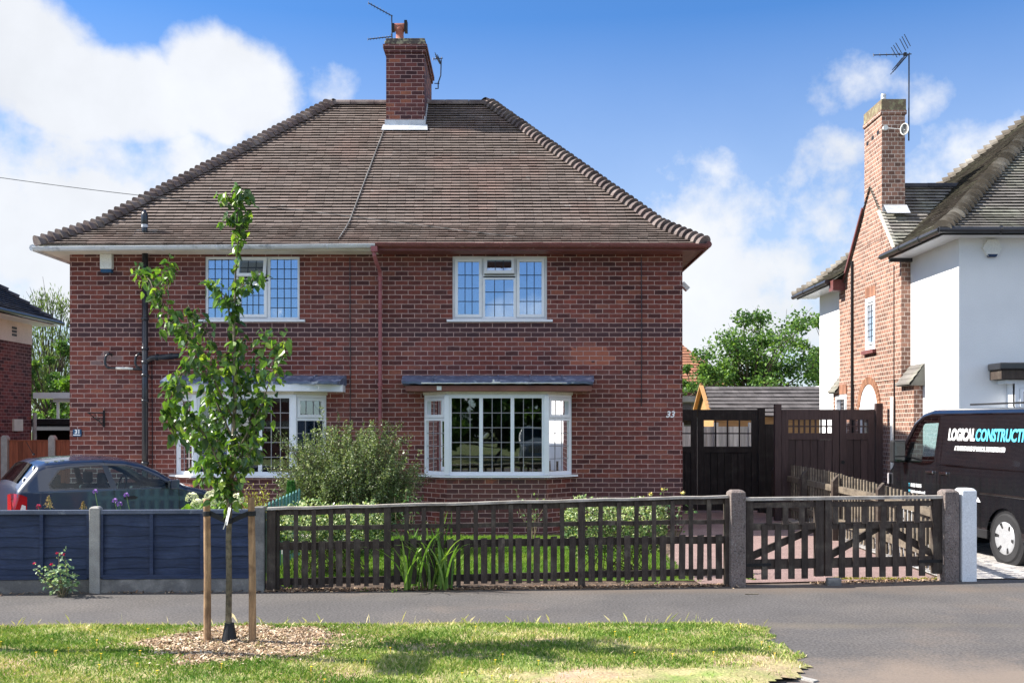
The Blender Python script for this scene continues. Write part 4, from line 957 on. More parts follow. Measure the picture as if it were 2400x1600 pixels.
# ================================================================== vehicles
def vehicle(root, prof, wins, W, wheels, wr, paint, zs, belt, tumble, strip_glass, step=.012, seams=(), rnd=.09, crown=.05, holes_extra=(), pinch=0.0, nosein=.0, gask=.022, darkpoly=(), glassm=None):
    """prof: silhouette top polyline rear->front (x,z); side skins are fine height fields, windows cut out of them"""
    L0, L1 = min(p[0] for p in prof), max(p[0] for p in prof)
    def ztop(x):
        best = -1
        for (a, b) in zip(prof, prof[1:]):
            lo, hi = (a, b) if a[0] <= b[0] else (b, a)
            if lo[0] <= x <= hi[0] and hi[0] > lo[0]:
                best = max(best, lo[1]+(hi[1]-lo[1])*(x-lo[0])/(hi[0]-lo[0]))
        return best
    def zbot(x):
        best = 9
        for (a, b) in zip(prof, prof[1:]):
            lo, hi = (a, b) if a[0] <= b[0] else (b, a)
            if lo[0] <= x <= hi[0] and hi[0] > lo[0]:
                best = min(best, lo[1]+(hi[1]-lo[1])*(x-lo[0])/(hi[0]-lo[0]))
        return max(zs, best if best < ztop(x)-.02 else zs)
    def half(x, z):
        y = W/2
        if z > belt: y -= (z-belt)*tumble
        y -= .05*max(0, (.45-z)/.45)**1.5 + (.018*math.exp(-((z-belt+.12)/.05)**2) if pinch else 0)
        e = min(x-L0, L1-x); 
        if e < .55: y -= (.55-max(e, 0))**2*(.62 if x > (L0+L1)/2 else .40)
        d = ztop(x)-z
        if d < rnd: d = max(d, 0); y -= rnd-math.sqrt(max(0, rnd*rnd-(rnd-d)**2))
        return y
    def inside(poly, x, z):
        c = False; n = len(poly)
        for i in range(n):
            x1, z1 = poly[i]; x2, z2 = poly[(i+1) % n]
            if (z1 > z) != (z2 > z) and x < (x2-x1)*(z-z1)/(z2-z1)+x1: c = not c
        return c
    def segd(x, z, a, b):
        ax_, az_ = b[0]-a[0], b[1]-a[1]; t = max(0, min(1, ((x-a[0])*ax_+(z-a[1])*az_)/(ax_*ax_+az_*az_+1e-9)))
        return math.hypot(x-a[0]-t*ax_, z-a[1]-t*az_)
    nx = int((L1-L0)/step); body = None
    xs_ = [L0+(L1-L0)*i/nx for i in range(nx+1)]
    nz = int((max(p[1] for p in prof)-zs)/step)
    glassq = []; mesh = MB(); G = MB()
    winb = [(min(p[0] for p in w), max(p[0] for p in w), min(p[1] for p in w), max(p[1] for p in w), w) for w in wins]
    for sgn in (-1, 1):
        idx = {}; vs = []; fs = []; ts = []; gidx = {}; gv = []; gf = []
        for i, x in enumerate(xs_):
            zt, zb = ztop(x), zbot(x)
            for j in range(nz+1):
                z = zb+(zt-zb)*j/nz; idx[i, j] = len(vs); vs.append((x, sgn*half(x, z), z))
        for i in range(nx):
            xm = (xs_[i]+xs_[i+1])/2
            for j in range(nz):
                zm = (vs[idx[i,j]][2]+vs[idx[i+1,j+1]][2])/2
                if any(math.hypot(xm-wx, zm-wr) < wr+.055 for wx in wheels): continue
                isw = any(a <= xm <= b and c <= zm <= d and inside(w, xm, zm) for (a, b, c, d, w) in winb)
                q = (idx[i,j], idx[i+1,j], idx[i+1,j+1], idx[i,j+1])
                if isw: gf.append(q); continue
                dark = any(segd(xm, zm, a, b) < step*.62 for (a, b) in seams) or any(a-.04 <= xm <= b+.04 and c-.04 <= zm <= d+.04 and min(segd(xm, zm, w[q_], w[(q_+1) % len(w)]) for q_ in range(len(w))) < gask for (a, b, c, d, w) in winb) or any(inside(pz, xm, zm) for pz in darkpoly)
                fs.append(q); ts.append(.12 if dark else 1.0)
        n0 = len(mesh.v); mesh.v.extend(vs); mesh.f.extend([tuple(k+n0 for k in f) for f in fs]); mesh.t.extend(ts)
        if gf:
            used = sorted({k for f in gf for k in f}); mp = {k: i for i, k in enumerate(used)}
            G.add([(vs[k][0], vs[k][1]-sgn*.008, vs[k][2]) for k in used], [tuple(mp[k] for k in f) for f in gf])
    # strip over the top
    S = []; acc = 0
    for (a, b) in zip(prof, prof[1:]):
        n = max(1, int(math.hypot(b[0]-a[0], b[1]-a[1])/.04))
        for i in range(n): S.append((lerp(a[0], b[0], i/n), lerp(a[1], b[1], i/n)))
    S.append(prof[-1]); NY = 14; rows = []
    for (x, z) in S:
        h = half(min(max(x, L0), L1), z); rows.append([(x+crown*.6*(0 if .3 < (x-L0)/(L1-L0) < .7 else (1 if x > (L0+L1)/2 else -1))*(1-(k/NY*2-1)**2)*1.0, h*(k/NY*2-1), z+(crown if z > belt else crown*.4)*(1-(k/NY*2-1)**2)) for k in range(NY+1)])
    body_q, glass_q = [], []
    for r in range(len(rows)-1):
        xm, zm = (S[r][0]+S[r+1][0])/2, (S[r][1]+S[r+1][1])/2
        for k in range(NY):
            q = [rows[r][k], rows[r][k+1], rows[r+1][k+1], rows[r+1][k]]
            isg = any(segd(xm, zm, a, b) < .03 and (a[0]-.001 <= xm <= b[0]+.001 or b[0]-.001 <= xm <= a[0]+.001) for (a, b) in strip_glass) and 1 <= k < NY-1
            (glass_q if isg else body_q).append(q)
    for q in body_q: mesh.quad(*q)
    for q in glass_q: G.quad(*q)
    # inner arch liners and floor
    mesh2 = MB(); mesh2.box(L0+.12, L1-.12, -W/2+.2, W/2-.2, zs+.02, zs+.06)
    b = mesh.build('body', paint, root, smooth=True)
    wd = b.modifiers.new('Weld', 'WELD'); wd.merge_threshold = .0015
    mesh2.build('underbody', m_darkpl, b)
    if G.f: g_ = G.build('window_glass', glassm or m_carglass, b, smooth=True); wdd = g_.modifiers.new('Weld', 'WELD'); wdd.merge_threshold = .0015
    return b, half, ztop
def wheel(root, x, y, r, w, side, spokes=6):
    m = MB(); m.lathe((x, y, r), [(r*.62,-w/2),(r*.9,-w/2),(r*.985,-w/2+.025),(r,-w/2+.05),(r,w/2-.05),(r*.985,w/2-.025),(r*.9,w/2),(r*.62,w/2)], 40, 'y')
    t = m.build('wheel', m_tyre, root, smooth=False)
    h = MB(); f = side*w/2
    R1 = r*.66; n = 48
    vs = []
    profR = [(R1, -.01), (R1*.93, .012), (R1*.6, .0), (R1*.25, .012), (0.001, .02)]
    for (rad, d) in profR:
        for k in range(n): a = 2*math.pi*k/n; vs.append((x+rad*math.cos(a), y+f+side*d, r+rad*math.sin(a)))
    fs = []
    for i in range(len(profR)-1):
        for k in range(n):
            if i == 1 and (k % (n//spokes)) in (0,1): continue
            fs.append((i*n+k, i*n+(k+1) % n, (i+1)*n+(k+1) % n, (i+1)*n+k))
    h.add(vs, fs); h.build('hubcap', m_hub, t, smooth=True)
    MB().lathe((x, y+f*.6, r), [(R1*.9,0),(R1*.9,.01)], 24, 'y').build('brake_disc', m_iron, t)
    return t
# --- hatchback
kx = .82
cprof = [(0,.30),(-.02,.5),(0,.78),(.05,.96),(.12,1.05),(.38,1.34),(.5,1.385),(.9,1.42),(1.4,1.43),(1.85,1.40),(2.15,1.335),(2.42,1.22),(2.72,1.04),(2.92,.945),(3.2,.89),(3.5,.81),(3.72,.70),(3.84,.55),(3.88,.38),(3.86,.26)]
zq = lambda z: z-.055*max(0, z-.9)/.5
cprof = [(x*kx, zq(z)) for (x, z) in cprof]
sc_ = lambda pts: [(x*kx, zq(z)) for (x, z) in pts]
cw = [sc_([(.56,.99),(.54,1.05),(.70,1.26),(.86,1.30),(1.42,1.325),(1.54,.97)]), sc_([(1.66,.955),(1.52,1.325),(1.85,1.305),(2.1,1.245),(2.4,1.11),(2.66,.95)])]
seams = [((1.60*kx,.93),(1.64*kx,.3)),((2.76*kx,.9),(2.80*kx,.35)),((1.60*kx,.93),(1.46*kx,1.34)),((1.64*kx,.3),(2.80*kx,.3)),((1.64*kx,.93),(2.7*kx,.92)),((2.8*kx,.9),(3.8*kx,.62)),((.1,.62),(3.8*kx,.58))]
seams = seams[:-1]
cth = math.radians(39)
car = thing('hatchback_car', 'dark navy three-door hatchback parked behind the navy fence', 'car', (-6.78, 14.0, 0), rot=cth)
# local origin is the near rear corner: shift everything so y in [0,W]
CW = 1.62
body, half, ztop = vehicle(car, cprof, cw, CW, (.62*kx, 3.05*kx), .29, m_carpaint, .2, .93, .24, [((.13*kx,zq(1.06)),(.37*kx,zq(1.33))), ((2.2*kx,1.27),(2.86*kx,.972))], seams=seams, darkpoly=[sc_([(1.42,1.325),(1.52,1.325),(1.66,.955),(1.54,.97)])])
for ch in [body]: ch.location.y = CW/2
class _: pass
for x in (.62*kx, 3.05*kx):
    for s in (-1, 1):
        w_ = wheel(car, x, s*(CW/2-.1), .29, .18, s); w_.location.y = CW/2
def side_patch(mb, half, sgn, poly, d=.006, tint=1):
    cx = sum(p[0] for p in poly)/len(poly); cz = sum(p[1] for p in poly)/len(poly)
    vs = [(x, sgn*(half(x, z)+d), z) for (x, z) in poly]+[(cx, sgn*(half(cx, cz)+d), cz)]
    n = len(poly); mb.add(vs, [(i, (i+1) % n, n) for i in range(n)], tint)
# tail lamps wrap the rear corners
for s in (-1, 1):
    m = MB(); n = 10; rows = []
    for i in range(n+1):
        f = i/n; x = -.012+f*.2*kx; rows.append([(x-.006 if i < 3 else x, s*(half(max(x,.0), z)+.007), z) for z in (.60-.0*f, .68, .76, .84, .92-.05*f*f)])
    vs = [p for r in rows for p in r]; m.add(vs, [(i*5+j, i*5+j+1, i*5+5+j+1, i*5+5+j) for i in range(n) for j in range(4)])
    rr_ = [(-.03, s*(half(0, .75)-q), z) for q in (.0, .16) for z in (.60, .92)]
    m.add([(-.028, s*(half(0,.6)+.0), .6), (-.045, s*(half(0,.6)-.17), .62), (-.035, s*(half(0,.9)-.13), .90), (-.02, s*(half(0,.9)+.0), .92)], [(0,1,2,3)])
    lamp = m.build('tail_lamp', m_lampred, car, smooth=True); lamp.location.y = CW/2
    m2 = MB(); side_patch(m2, half, s, [(.05,.62),(.135,.62),(.135,.75),(.09,.77)], .012); a = m2.build('lamp_insert', m_lampwhite, lamp)
    m3 = MB(); side_patch(m3, half, s, [(2.96*kx+.04*math.cos(a_*.6283), .7+.0*a_) for a_ in range(3)], .01)
hd = MB(); side_patch(hd, half, -1, [(1.76*kx,.80),(1.80*kx,.83),(1.95*kx,.835),(2.02*kx,.81),(1.97*kx,.785),(1.8*kx,.78)], .014); h_ = hd.build('door_handle', m_darkpl, car); h_.location.y = CW/2
mr = MB(); mr.obox(V((2.6*kx, -half(2.6*kx,1.0)-.12, .98)), V((.93,-.2,0)).normalized(), V((.2,.93,0)).normalized(), UP, (-.04,.09), (-.09,.09), (-.06,.08)); mr.tube([(2.62*kx,-half(2.6*kx,1)-.05,.96),(2.62*kx,-half(2.6*kx,1)+.02,.95)], .03, 8)
mo = mr.build('door_mirror', m_carpaint, car, bevel=.03); mo.location.y = CW/2
mg = MB(); mg.quad((2.6*kx-.065,-half(2.6*kx,1)-.2,.93),(2.6*kx-.045,-half(2.6*kx,1)-.05,.93),(2.6*kx-.045,-half(2.6*kx,1)-.05,1.04),(2.6*kx-.065,-half(2.6*kx,1)-.2,1.04)); mg.build('mirror_glass', m_mirror, mo)
m = MB()
for (x, y) in ((1.55*kx,-.35),(1.55*kx,.35),(.75*kx,-.35),(.75*kx,.35)): m.box(x-.06, x+.1, y-.2, y+.2, .4, .95); m.box(x-.03, x+.06, y-.13, y+.13, .98, 1.16)
m.box(2.45*kx, 2.7*kx, -.65, .65, .5, .9)
so_ = m.build('seat', m_seat, car, bevel=.03); so_.location.y = CW/2
m = MB(); cc_ = V((2.2*kx, .35, .92)); m.tube([cc_+V((.1*math.cos(a*math.pi/10)*.4, .17*math.sin(a*math.pi/10), .17*math.cos(a*math.pi/10))) for a in range(21)], .014, 6); so_ = m.build('steering_wheel', m_darkpl, car); so_.location.y = CW/2
m = MB().tube([(.52*kx,.0,1.43),(.40*kx,.0,1.62)], .004, 5); m.lathe((.52*kx,0,1.43),[(.02,0),(.01,.03)],8); so_ = m.build('roof_antenna', m_iron, car); so_.location.y = CW/2
m = MB(); m.box(-.035,-.02,-.26,.26,.50,.61); so_ = m.build('number_plate', m_pyel, car); so_.location.y = CW/2
m = MB(); m.box(-.06,.1,-CW/2+.06,CW/2-.06,.32,.52); so_ = m.build('bumper', m_carpaint, car, bevel=.04); so_.location.y = CW/2
# wheels arches liners
for x in (.62*kx, 3.05*kx): so_ = MB().lathe((x, 0, .29), [(.345,-CW/2+.03),(.345,CW/2-.03)], 28, 'y').build('wheel_arch', m_darkpl, car); so_.location.y = CW/2

# --- panel van
vdir = V((-.115,.993,0)).normalized(); vk = .89; vth = math.atan2(vdir.y, vdir.x); VW = 1.98
left_n = V((-vdir.y, vdir.x, 0))
rw = V((6.62, 13.75, 0))                        # near-side rear wheel
vo = rw-vdir*vk-left_n*(VW/2-.02)
van = thing('panel_van', 'black panel van with white and cyan lettering parked on the neighbouring drive', 'van', (vo.x, vo.y, 0), rot=vth)
VH = 2.1
vprof = [(0,.35),(-.02,.9),(.02,1.95),(.12,2.06),(.4,VH),(3.3,VH+.01),(3.62,2.06),(3.85,1.95),(4.15,1.62),(4.42,1.3),(4.5,1.22),(4.75,1.14),(4.92,1.02),(4.99,.8),(5.0,.45),(4.96,.3)]
vw = [[(3.02,1.33),(3.02,1.98),(3.45,1.975),(3.72,1.88),(4.05,1.5),(4.16,1.33),(3.35,1.27),(3.12,1.29)]]
vang = M_glass('van_glass', .07, (.55,.68,.68), fmul=.3)
sl_ = [((2.92,.35),(2.92,1.3)),((2.92,1.3),(2.98,2.0)),((2.98,2.0),(3.5,2.0)),((4.22,1.3),(4.12,.6)),((1.62,.35),(1.62,2.02)),((1.62,2.02),(2.86,2.02)),((2.86,2.02),(2.80,1.28)),((2.80,1.28),(2.84,.35)),((.35,1.25),(2.8,1.27)),((.3,2.0),(1.6,2.02)),((.3,1.98),(.3,1.27)),((3.35,1.25),(4.1,1.3)),((1.62,.36),(2.84,.36))]
vprof = [(x*vk, z) for (x, z) in vprof]; vw = [[(x*vk, z) for (x, z) in w] for w in vw]; sl_ = [((p[0]*vk,p[1]),(q[0]*vk,q[1])) for (p, q) in sl_]
vb_, vhalf, vzt = vehicle(van, vprof, vw, VW, (1.0*vk, 3.93*vk), .345, m_vanpaint, .3, 1.3, .14, [((3.9*vk,1.9),(4.4*vk,1.32))], seams=sl_, step=.014, rnd=.1, crown=.03, glassm=vang)
for x in (1.0*vk, 3.93*vk):
    for s in (-1, 1): wheel(van, x, s*(VW/2-.13), .345, .22, s, 6)
for x in (1.0*vk, 3.93*vk): MB().lathe((x,0,.345),[(.40,-VW/2+.04),(.40,VW/2-.04)],30,'y').build('wheel_arch', m_darkpl, van)
S_ = 1
m = MB(); m.obox(V((3.98*vk, vhalf(3.98*vk,1.35)+.13, 1.27)), V((1,0,0)), V((0,1,0)), UP, (-.05,.09), (-.11,.11), (.0,.36)); m.bar((4.0*vk,vhalf(4*vk,1.3)+.06,1.33),(4.02*vk,vhalf(4*vk,1.3)-.04,1.33),.06,.08); mm = m.build('door_mirror', m_darkpl, van, bevel=.035)
m = MB(); yy = vhalf(3.98*vk,1.35)+.13; xm_ = 3.98*vk-.056; m.quad((xm_,yy-.085,1.38),(xm_,yy+.085,1.38),(xm_,yy+.085,1.61),(xm_,yy-.085,1.61)); m.quad((xm_,yy-.08,1.29),(xm_,yy+.08,1.29),(xm_,yy+.08,1.36),(xm_,yy-.08,1.36)); m.build('mirror_glass', m_mirror, mm)
for x in (3.12*vk, 2.68*vk):
    m = MB(); m.box(x-.11, x+.11, vhalf(x,1.14)+.004, vhalf(x,1.14)+.03, 1.13, 1.17); m.build('door_handle', m_chrome, van, bevel=.01)
m = MB(); m.box(.35*vk, 1.62*vk, vhalf(1,.88)+.002, vhalf(1,.88)+.014, .90, .93); m.build('sliding_rail', m_chrome, van, bevel=.004)
m = MB(); m.box(1.42*vk, 3.5*vk, vhalf(2,.4)-.02, vhalf(2,.4)+.015, .3, .42); m.build('side_sill', m_darkpl, van, bevel=.01)
m = MB(); m.box(4.9*vk,5.02*vk,-VW/2+.12,VW/2-.12,.3,.6); m.build('bumper', m_darkpl, van, bevel=.05)
m = MB(); m.obox(V((4.78*vk,vhalf(4.78*vk,.95)+.0,.95)), V((1,-.5,0)).normalized(), V((.5,1,0)).normalized(), UP, (-.22,.14), (-.01,.02), (-.05,.13)); m.build('headlamp', m_lampwhite, van, bevel=.02)
m = MB(); m.box(2.85*vk,2.9*vk,-.9,.9,.4,1.95); m.box(3.0*vk,3.2*vk,.3,.85,.6,1.55); m.box(3.0*vk,3.2*vk,-.85,-.3,.6,1.55); m.box(4.1*vk,4.35*vk,-.8,.8,1.0,1.3); m.box(3.02*vk,3.1*vk,.42,.72,1.6,1.8); m.build('cab_interior', m_seat, van, bevel=.03)
m = MB().tube([(3.4*vk,.7,VH),(3.1*vk,.72,VH+.45)], .004, 5); m.build('roof_antenna', m_iron, van)
for y in (-.55, .55):
    m = MB(); m.box(.6*vk, 2.7*vk, y-.02, y+.02, VH+.06, VH+.085); m.build('roof_rail', m_darkpl, van)
def vtext(s, x, z, size, mat, sx, shear=0, off=0, name='lettering'):
    x *= vk; sx *= vk
    y = vhalf(x-.5, z+.05)+.006
    return text_mesh(s, size, name, mat, van, mat4((x, y, z), (-1,0,0), (0,-.03,1), (0,1,0)), .0015, off, shear, 1, sx)
vtext('LOGICAL', 2.66, 1.645, .235, m_white, .80, .25, .012)
vtext('CONSTRUCTION', 1.86, 1.645, .235, m_cyan, .86, .25, .008)
vtext('A TRADING NAME OF LOGICAL DEMOLITION LTD', 2.42, 1.50, .088, m_white, .70, .2, .004)
vtext('T', 3.86, .90, .075, m_cyan, 1); vtext('01623 515515', 3.78, .90, .075, m_white, .85, 0, .002)
vtext('W', 3.86, .81, .06, m_cyan, 1); vtext('logicalconstruction.co.uk', 3.78, .81, .06, m_white, .82, 0, .002)
ic = MB(); yy = vhalf(2.6*vk,.8)+.006
def disc(cx, cz, r, r0=0, a0=0, a1=360, n=20):
    vs = []; 
    for k in range(n+1):
        a = math.radians(lerp(a0, a1, k/n)); vs += [(cx-r*math.cos(a), yy, cz+r*math.sin(a)), (cx-r0*math.cos(a), yy, cz+r0*math.sin(a))]
    ic.add(vs, [(2*k,2*k+2,2*k+3,2*k+1) for k in range(n)])
disc(2.77, .80, .085, .045, -140, 140); ic.box(2.79,2.86,yy-.001,yy+.001,.77,.785); ic.box(2.79,2.86,yy-.001,yy+.001,.81,.825)
disc(2.55, .81, .075, .035, 180, 360); ic.box(2.475,2.625,yy-.001,yy+.001,.815,.86); ic.box(2.5,2.6,yy-.001,yy+.001,.69,.71)
ic.box(2.28,2.33,yy-.001,yy+.001,.74,.87); ic.box(2.2,2.4,yy-.001,yy+.001,.70,.735)
disc(2.03, .80, .075, .0); ic.box(1.78,1.85,yy-.001,yy+.001,.73,.83); disc(1.86,.84,.04); disc(1.78,.84,.035); ic.add([(1.72,yy,.79),(1.6,yy,.79),(1.68,yy,.86)],[(0,1,2)])
ic.v = [(x*vk, y, z) for (x, y, z) in ic.v]; ic.build('trade_symbols', m_white, van)

# ================================================================== aerials, dish, wire
def yagi(name, label, mast, boom, elems, el=.16, refl=None, extra=None, r=.007):
    root = thing(name, label, 'aerial', mast[0])
    MB().tube(mast, .014, 6).build('mast', m_alum, root)
    b = MB(); a, c = V(boom[0]), V(boom[1]); b.tube([a, c], .011, 6); d = (c-a).normalized()
    for i in range(elems):
        p = a.lerp(c, i/(elems-1)*.86); b.tube([p-V((0,el*.3,el)), p+V((0,el*.3,el))], r, 5)
    b.build('boom', m_alum, root)
    if refl:
        for (p, q) in refl:
            m = MB(); 
            for k in range(3): o = V((0, .12*(k-1), 0)); m.tube([V(p)+o, V(q)+o], .008, 5)
            m.build('reflector', m_alum, root)
    return root
ya = 21.6
a1 = yagi('tv_aerial', 'thin tv aerial pointing left off the chimney of the brick pair', [P(919,100,ya),P(918,36,ya)], (P(863.4,7.5,ya),P(920,38.5,ya)), 8, .045, r=.005)
a2 = yagi('tv_aerial', 'lower horizontal tv aerial at the left of the brick pair\'s chimney', [P(921,104,ya+.1),P(917,80,ya+.1)], (P(862,92.5,ya+.1),P(919,86,ya+.1)), 8, .035, r=.005)
yb_ = 23.0
a3 = yagi('tv_aerial', 'small tv aerial on a bent mast behind the brick pair\'s chimney', [P(1020,208,yb_),P(1027,208,yb_),P(1027,195,yb_),P(1033,177,yb_),P(1034,140,yb_)], (P(1015,139,yb_),P(1038,137,yb_)), 4, .04, [(P(1020,128,yb_),P(1030,146,yb_)),(P(1026,133,yb_),P(1033,150,yb_))])
MB().tube([P(1018,196,yb_),P(1030,196,yb_)], .01, 6).build('bracket', m_alum, a3)
yc_ = 20.6
a4 = yagi('tv_aerial', 'tall mast with a large tv aerial on the rendered house\'s chimney', [P(2130,330,yc_),P(2130.5,126,yc_)], (P(2047,129.5,yc_),P(2136,127,yc_)), 6, .035, [(P(2094,106,yc_),P(2108,130,yc_)),(P(2114,86,yc_),P(2128.5,114,yc_)),(P(2127,129,yc_),P(2092,170,yc_)),(P(2120,131,yc_),P(2096,160,yc_))])
for z in (300,): MB().tube([P(2112,300,yc_),P(2131,300,yc_)], .012, 6).build('bracket', m_alum, a4)
MB().box(X_(2118,yc_),X_(2124,yc_),yc_-.03,yc_+.03,Z_(131,yc_),Z_(124,yc_)).build('junction_box', m_iron, a4)
dsh = thing('satellite_dish', 'small round satellite dish on the side of the tall brick chimney', 'satellite dish', P(2121,303,yc_-.35))
m = MB(); c = P(2120,303,yc_-.45); nrm = V((-.55,-.8,.15)).normalized(); e1 = nrm.cross(UP).normalized(); e2 = nrm.cross(e1); vs = [c-nrm*.04]; n = 24
for k in range(n): a = 2*math.pi*k/n; vs.append(c+e1*.075*math.cos(a)+e2*.115*math.sin(a))
m.add([v-nrm*.01 for v in vs], [(0,1+k,1+(k+1) % n) for k in range(n)]); m.build('dish', m_conc_d, dsh, smooth=True); MB().tube(vs[1:]+[vs[1]], .012, 6).build('dish_rim', m_whitepl, dsh)
MB().tube([c-nrm*.03, c+V((0,.12,0)), V((7.84,20.45,c.z))], .015, 6).tube([c+e2*.14, c+nrm*.16], .006, 5).build('dish_arm', m_whitepl, dsh)
fx_ = MB().lathe(P(2075,300,20.3), [(.05,-.03),(.05,.03)], 12, 'y').tube([P(2078,300,20.33),P(2110,303,20.33)], .008, 5).build('cable_box', m_whitepl, loc=P(2075,300,20.3)); tag(fx_, 'small white cable box strapped round the tall chimney corner', 'cable box')
w_ = MB(); a, b = P(-420, 350, 15.0), P(700, 492, 18.3); pts = []
for i in range(30): f = i/29; q = a.lerp(b, f); q.z -= .10*4*f*(1-f); pts.append(q)
q1 = P(1290,566,17.9); 
for i in range(1, 12): f = i/11; q = b.lerp(q1, f); pts.append(q)
o = w_.tube(pts, .0055, 5).build('telephone_wire', m_conc_d, loc=pts[0]); tag(o, 'thin telephone wire crossing the sky to the roof', 'wire')
# ================================================================== leaves and plants
def leaf(mb, p, d, nrm, L, W, tint, fold=.18, droop=.15):
    """broad leaf: base p, direction d, normal nrm; folded on its midrib"""
    s = d.cross(nrm)
    if s.length < 1e-4: s = d.orthogonal()
    s.normalize(); u = s.cross(d).normalized()
    c = lambda t, w, h: p+d*(L*t)+s*(W*w)+u*(L*h)
    dz = V((0,0,-droop*L))
    vs = [p, c(.3,-.5,fold*.5), c(.62,-.42,fold*.4)+dz*.4, c(1,0,0)+dz, c(.62,.42,fold*.4)+dz*.4, c(.3,.5,fold*.5), c(.45,0,0)+dz*.2]
    mb.add(vs, [(0,1,6),(1,2,6),(2,3,6),(3,4,6),(4,5,6),(5,0,6)], tint)
def sleaf(mb, p, d, nrm, L, W, tint):
    s = d.cross(nrm); s = s.normalized() if s.length > 1e-4 else d.orthogonal().normalized()
    mb.add([p, p+d*L*.5-s*W*.5, p+d*L, p+d*L*.5+s*W*.5], [(0,1,2,3)], tint)
def rv(zmin=-1): 
    while True:
        v = V((ru(-1,1), ru(-1,1), ru(zmin,1)))
        if .05 < v.length < 1: return v.normalized()
def along(path, f):
    tot = sum((path[i+1]-path[i]).length for i in range(len(path)-1)); d = f*tot
    for i in range(len(path)-1):
        l = (path[i+1]-path[i]).length
        if d <= l or i == len(path)-2: return path[i].lerp(path[i+1], min(1, d/max(l,1e-6))), (path[i+1]-path[i]).normalized()
        d -= l
# --- staked young tree
TY = 8.48
def T(ud, vd, dy=0): return P(ud*1.0204, vd*1.0204, TY+dy)
random.seed(21)
tr = thing('young_tree', 'slender young street tree with broad leaves tied between two round stakes', 'tree', T(527,1490))
leader = [T(527,1490),T(525,1420),T(526,1330),T(525,1240),T(527,1170),T(531,1100,.02),T(537,1000),T(540,900,-.02),T(539,820),T(537,740),T(540,680),T(541,620,.02),T(547,560),T(545,500),T(549,430)]
radii = [.028,.026,.024,.023,.022,.021,.018,.015,.013,.011,.009,.008,.006,.005,.003]
# fine wobble
tk = MB().tube(leader, radii, 10); 
brs = [ # path (display px), depth drift, leaf spread, leaves
 ([(530,1130),(505,1070),(478,1010),(440,960),(412,905),(392,868)], -.35, .085, 95),
 ([(528,1160),(500,1105),(470,1090),(450,1010),(430,950)], .3, .10, 60),
 ([(536,1010),(500,930),(470,850),(440,790),(405,735),(375,705),(358,665)], .35, .08, 120),
 ([(358,680),(345,645),(330,628),(318,615)], .4, .075, 46),
 ([(360,660),(385,625),(392,605)], .35, .06, 30),
 ([(535,960),(490,870),(455,800),(420,755),(385,738)], -.4, .085, 80),
 ([(538,900),(505,820),(478,765),(450,735),(432,700)], .1, .07, 60),
 ([(534,1060),(570,990),(600,930),(625,860),(640,810),(652,780)], -.2, .085, 105),
 ([(533,1080),(575,1010),(600,960),(590,880),(605,800),(622,765)], .3, .085, 95),
 ([(532,1100),(560,1040),(575,980),(560,900),(548,850)], .05, .10, 95),
 ([(531,1110),(500,1040),(498,980),(490,930),(470,900)], .2, .10, 90),
 ([(531,1120),(545,1080),(570,1050),(590,1010)], -.25, .09, 55),
 ([(530,1130),(500,1110),(480,1080),(470,1050)], -.1, .07, 36),
 ([(540,700),(515,678),(495,662),(482,640)], .1, .055, 26),
 ([(541,670),(560,655),(580,640),(600,630)], -.1, .055, 30),
 ([(539,740),(520,700),(510,680)], -.1, .05, 14),
 ([(546,560),(560,510),(575,480)], .05, .05, 22),
 ([(545,520),(525,495),(512,508)], -.05, .045, 14),
 ([(548,450),(525,455),(505,450)], .05, .045, 14),
 ([(547,460),(560,435),(572,455)], .0, .045, 16),
 ([(537,840),(560,790),(545,760)], .1, .05, 18),
 ([(450,800),(430,830),(410,870),(380,930),(410,1000)], -.3, .07, 70),
]
lv = MB()
def tint_l(): return min(1, max(0, random.gauss(.46, .27)))
def put_leaf(q, axis, sz):
    o = rv(); d = (o*.8+V((0,0,-.85))+axis*.15).normalized(); nn = (rv(0)+V((0,-.35,.6))).normalized()
    s = ru(.75, 1.15)*sz; leaf(lv, q, d, nn, s, s*.68, tint_l(), ru(.1,.35), ru(.0,.3))
for (pp_, dd, sp_, nl) in brs:
    n = len(pp_); path = [T(a, b, dd*(i/(n-1))**1.1) for i, (a, b) in enumerate(pp_)]
    r0 = .010 if n > 4 else .006
    tk.tube(path, [lerp(r0, .002, i/(n-1)) for i in range(n)], 6)
    for i in range(int(nl*1.45)):
        q, ax = along(path, random.random()**.75*.98+.02)
        o_ = rv()*sp_*1.45*random.random()**.7; q2 = q+o_
        if i % 4 == 0: tk.tube([q, q.lerp(q2,.6)+V((0,0,.01)), q2], [.003,.002,.001], 3)
        put_leaf(q2, ax, .078*ru(.7,1.15))
for i in range(190):
    f = ru(.30, 1); q, ax = along(leader, f); put_leaf(q+rv()*(.09 if f < .65 else .055)*random.random(), ax, .08)
tk.build('trunk', m_bark, tr, smooth=True); lv.build('crown', m_tleaf, tr)
c = T(527,1495); g = MB(); g.lathe(c, [(.085,-.01),(.08,.02),(.045,.19),(.038,.235),(.035,.235),(.03,.02)], 20)
gd = g.build('tree_guard', m_rubber, loc=c, smooth=False); tag(gd, 'black cone shaped rubber guard round the foot of the young tree', 'tree guard')
for (ub, vt, ut, lab) in ((476,1145,475,'left round wooden stake of the young tree'), (580,1142,577,'right round wooden stake of the young tree')):
    vb_ = 1487 if ub < 500 else 1494; b = T(ub, vb_, .0); t = T(ut, vt, .0); 
    m = MB().tube([b-UP*.1, b, b.lerp(t,.5)+V((.004,0,0)), t-UP*.012, t], [.031,.031,.029,.028,.024], 14)
    s = m.build('stake', m_stake, loc=b, smooth=False); tag(s, lab, 'stake', 'stakes holding the young tree')
sp = MB(); zs_ = T(527,1182).z
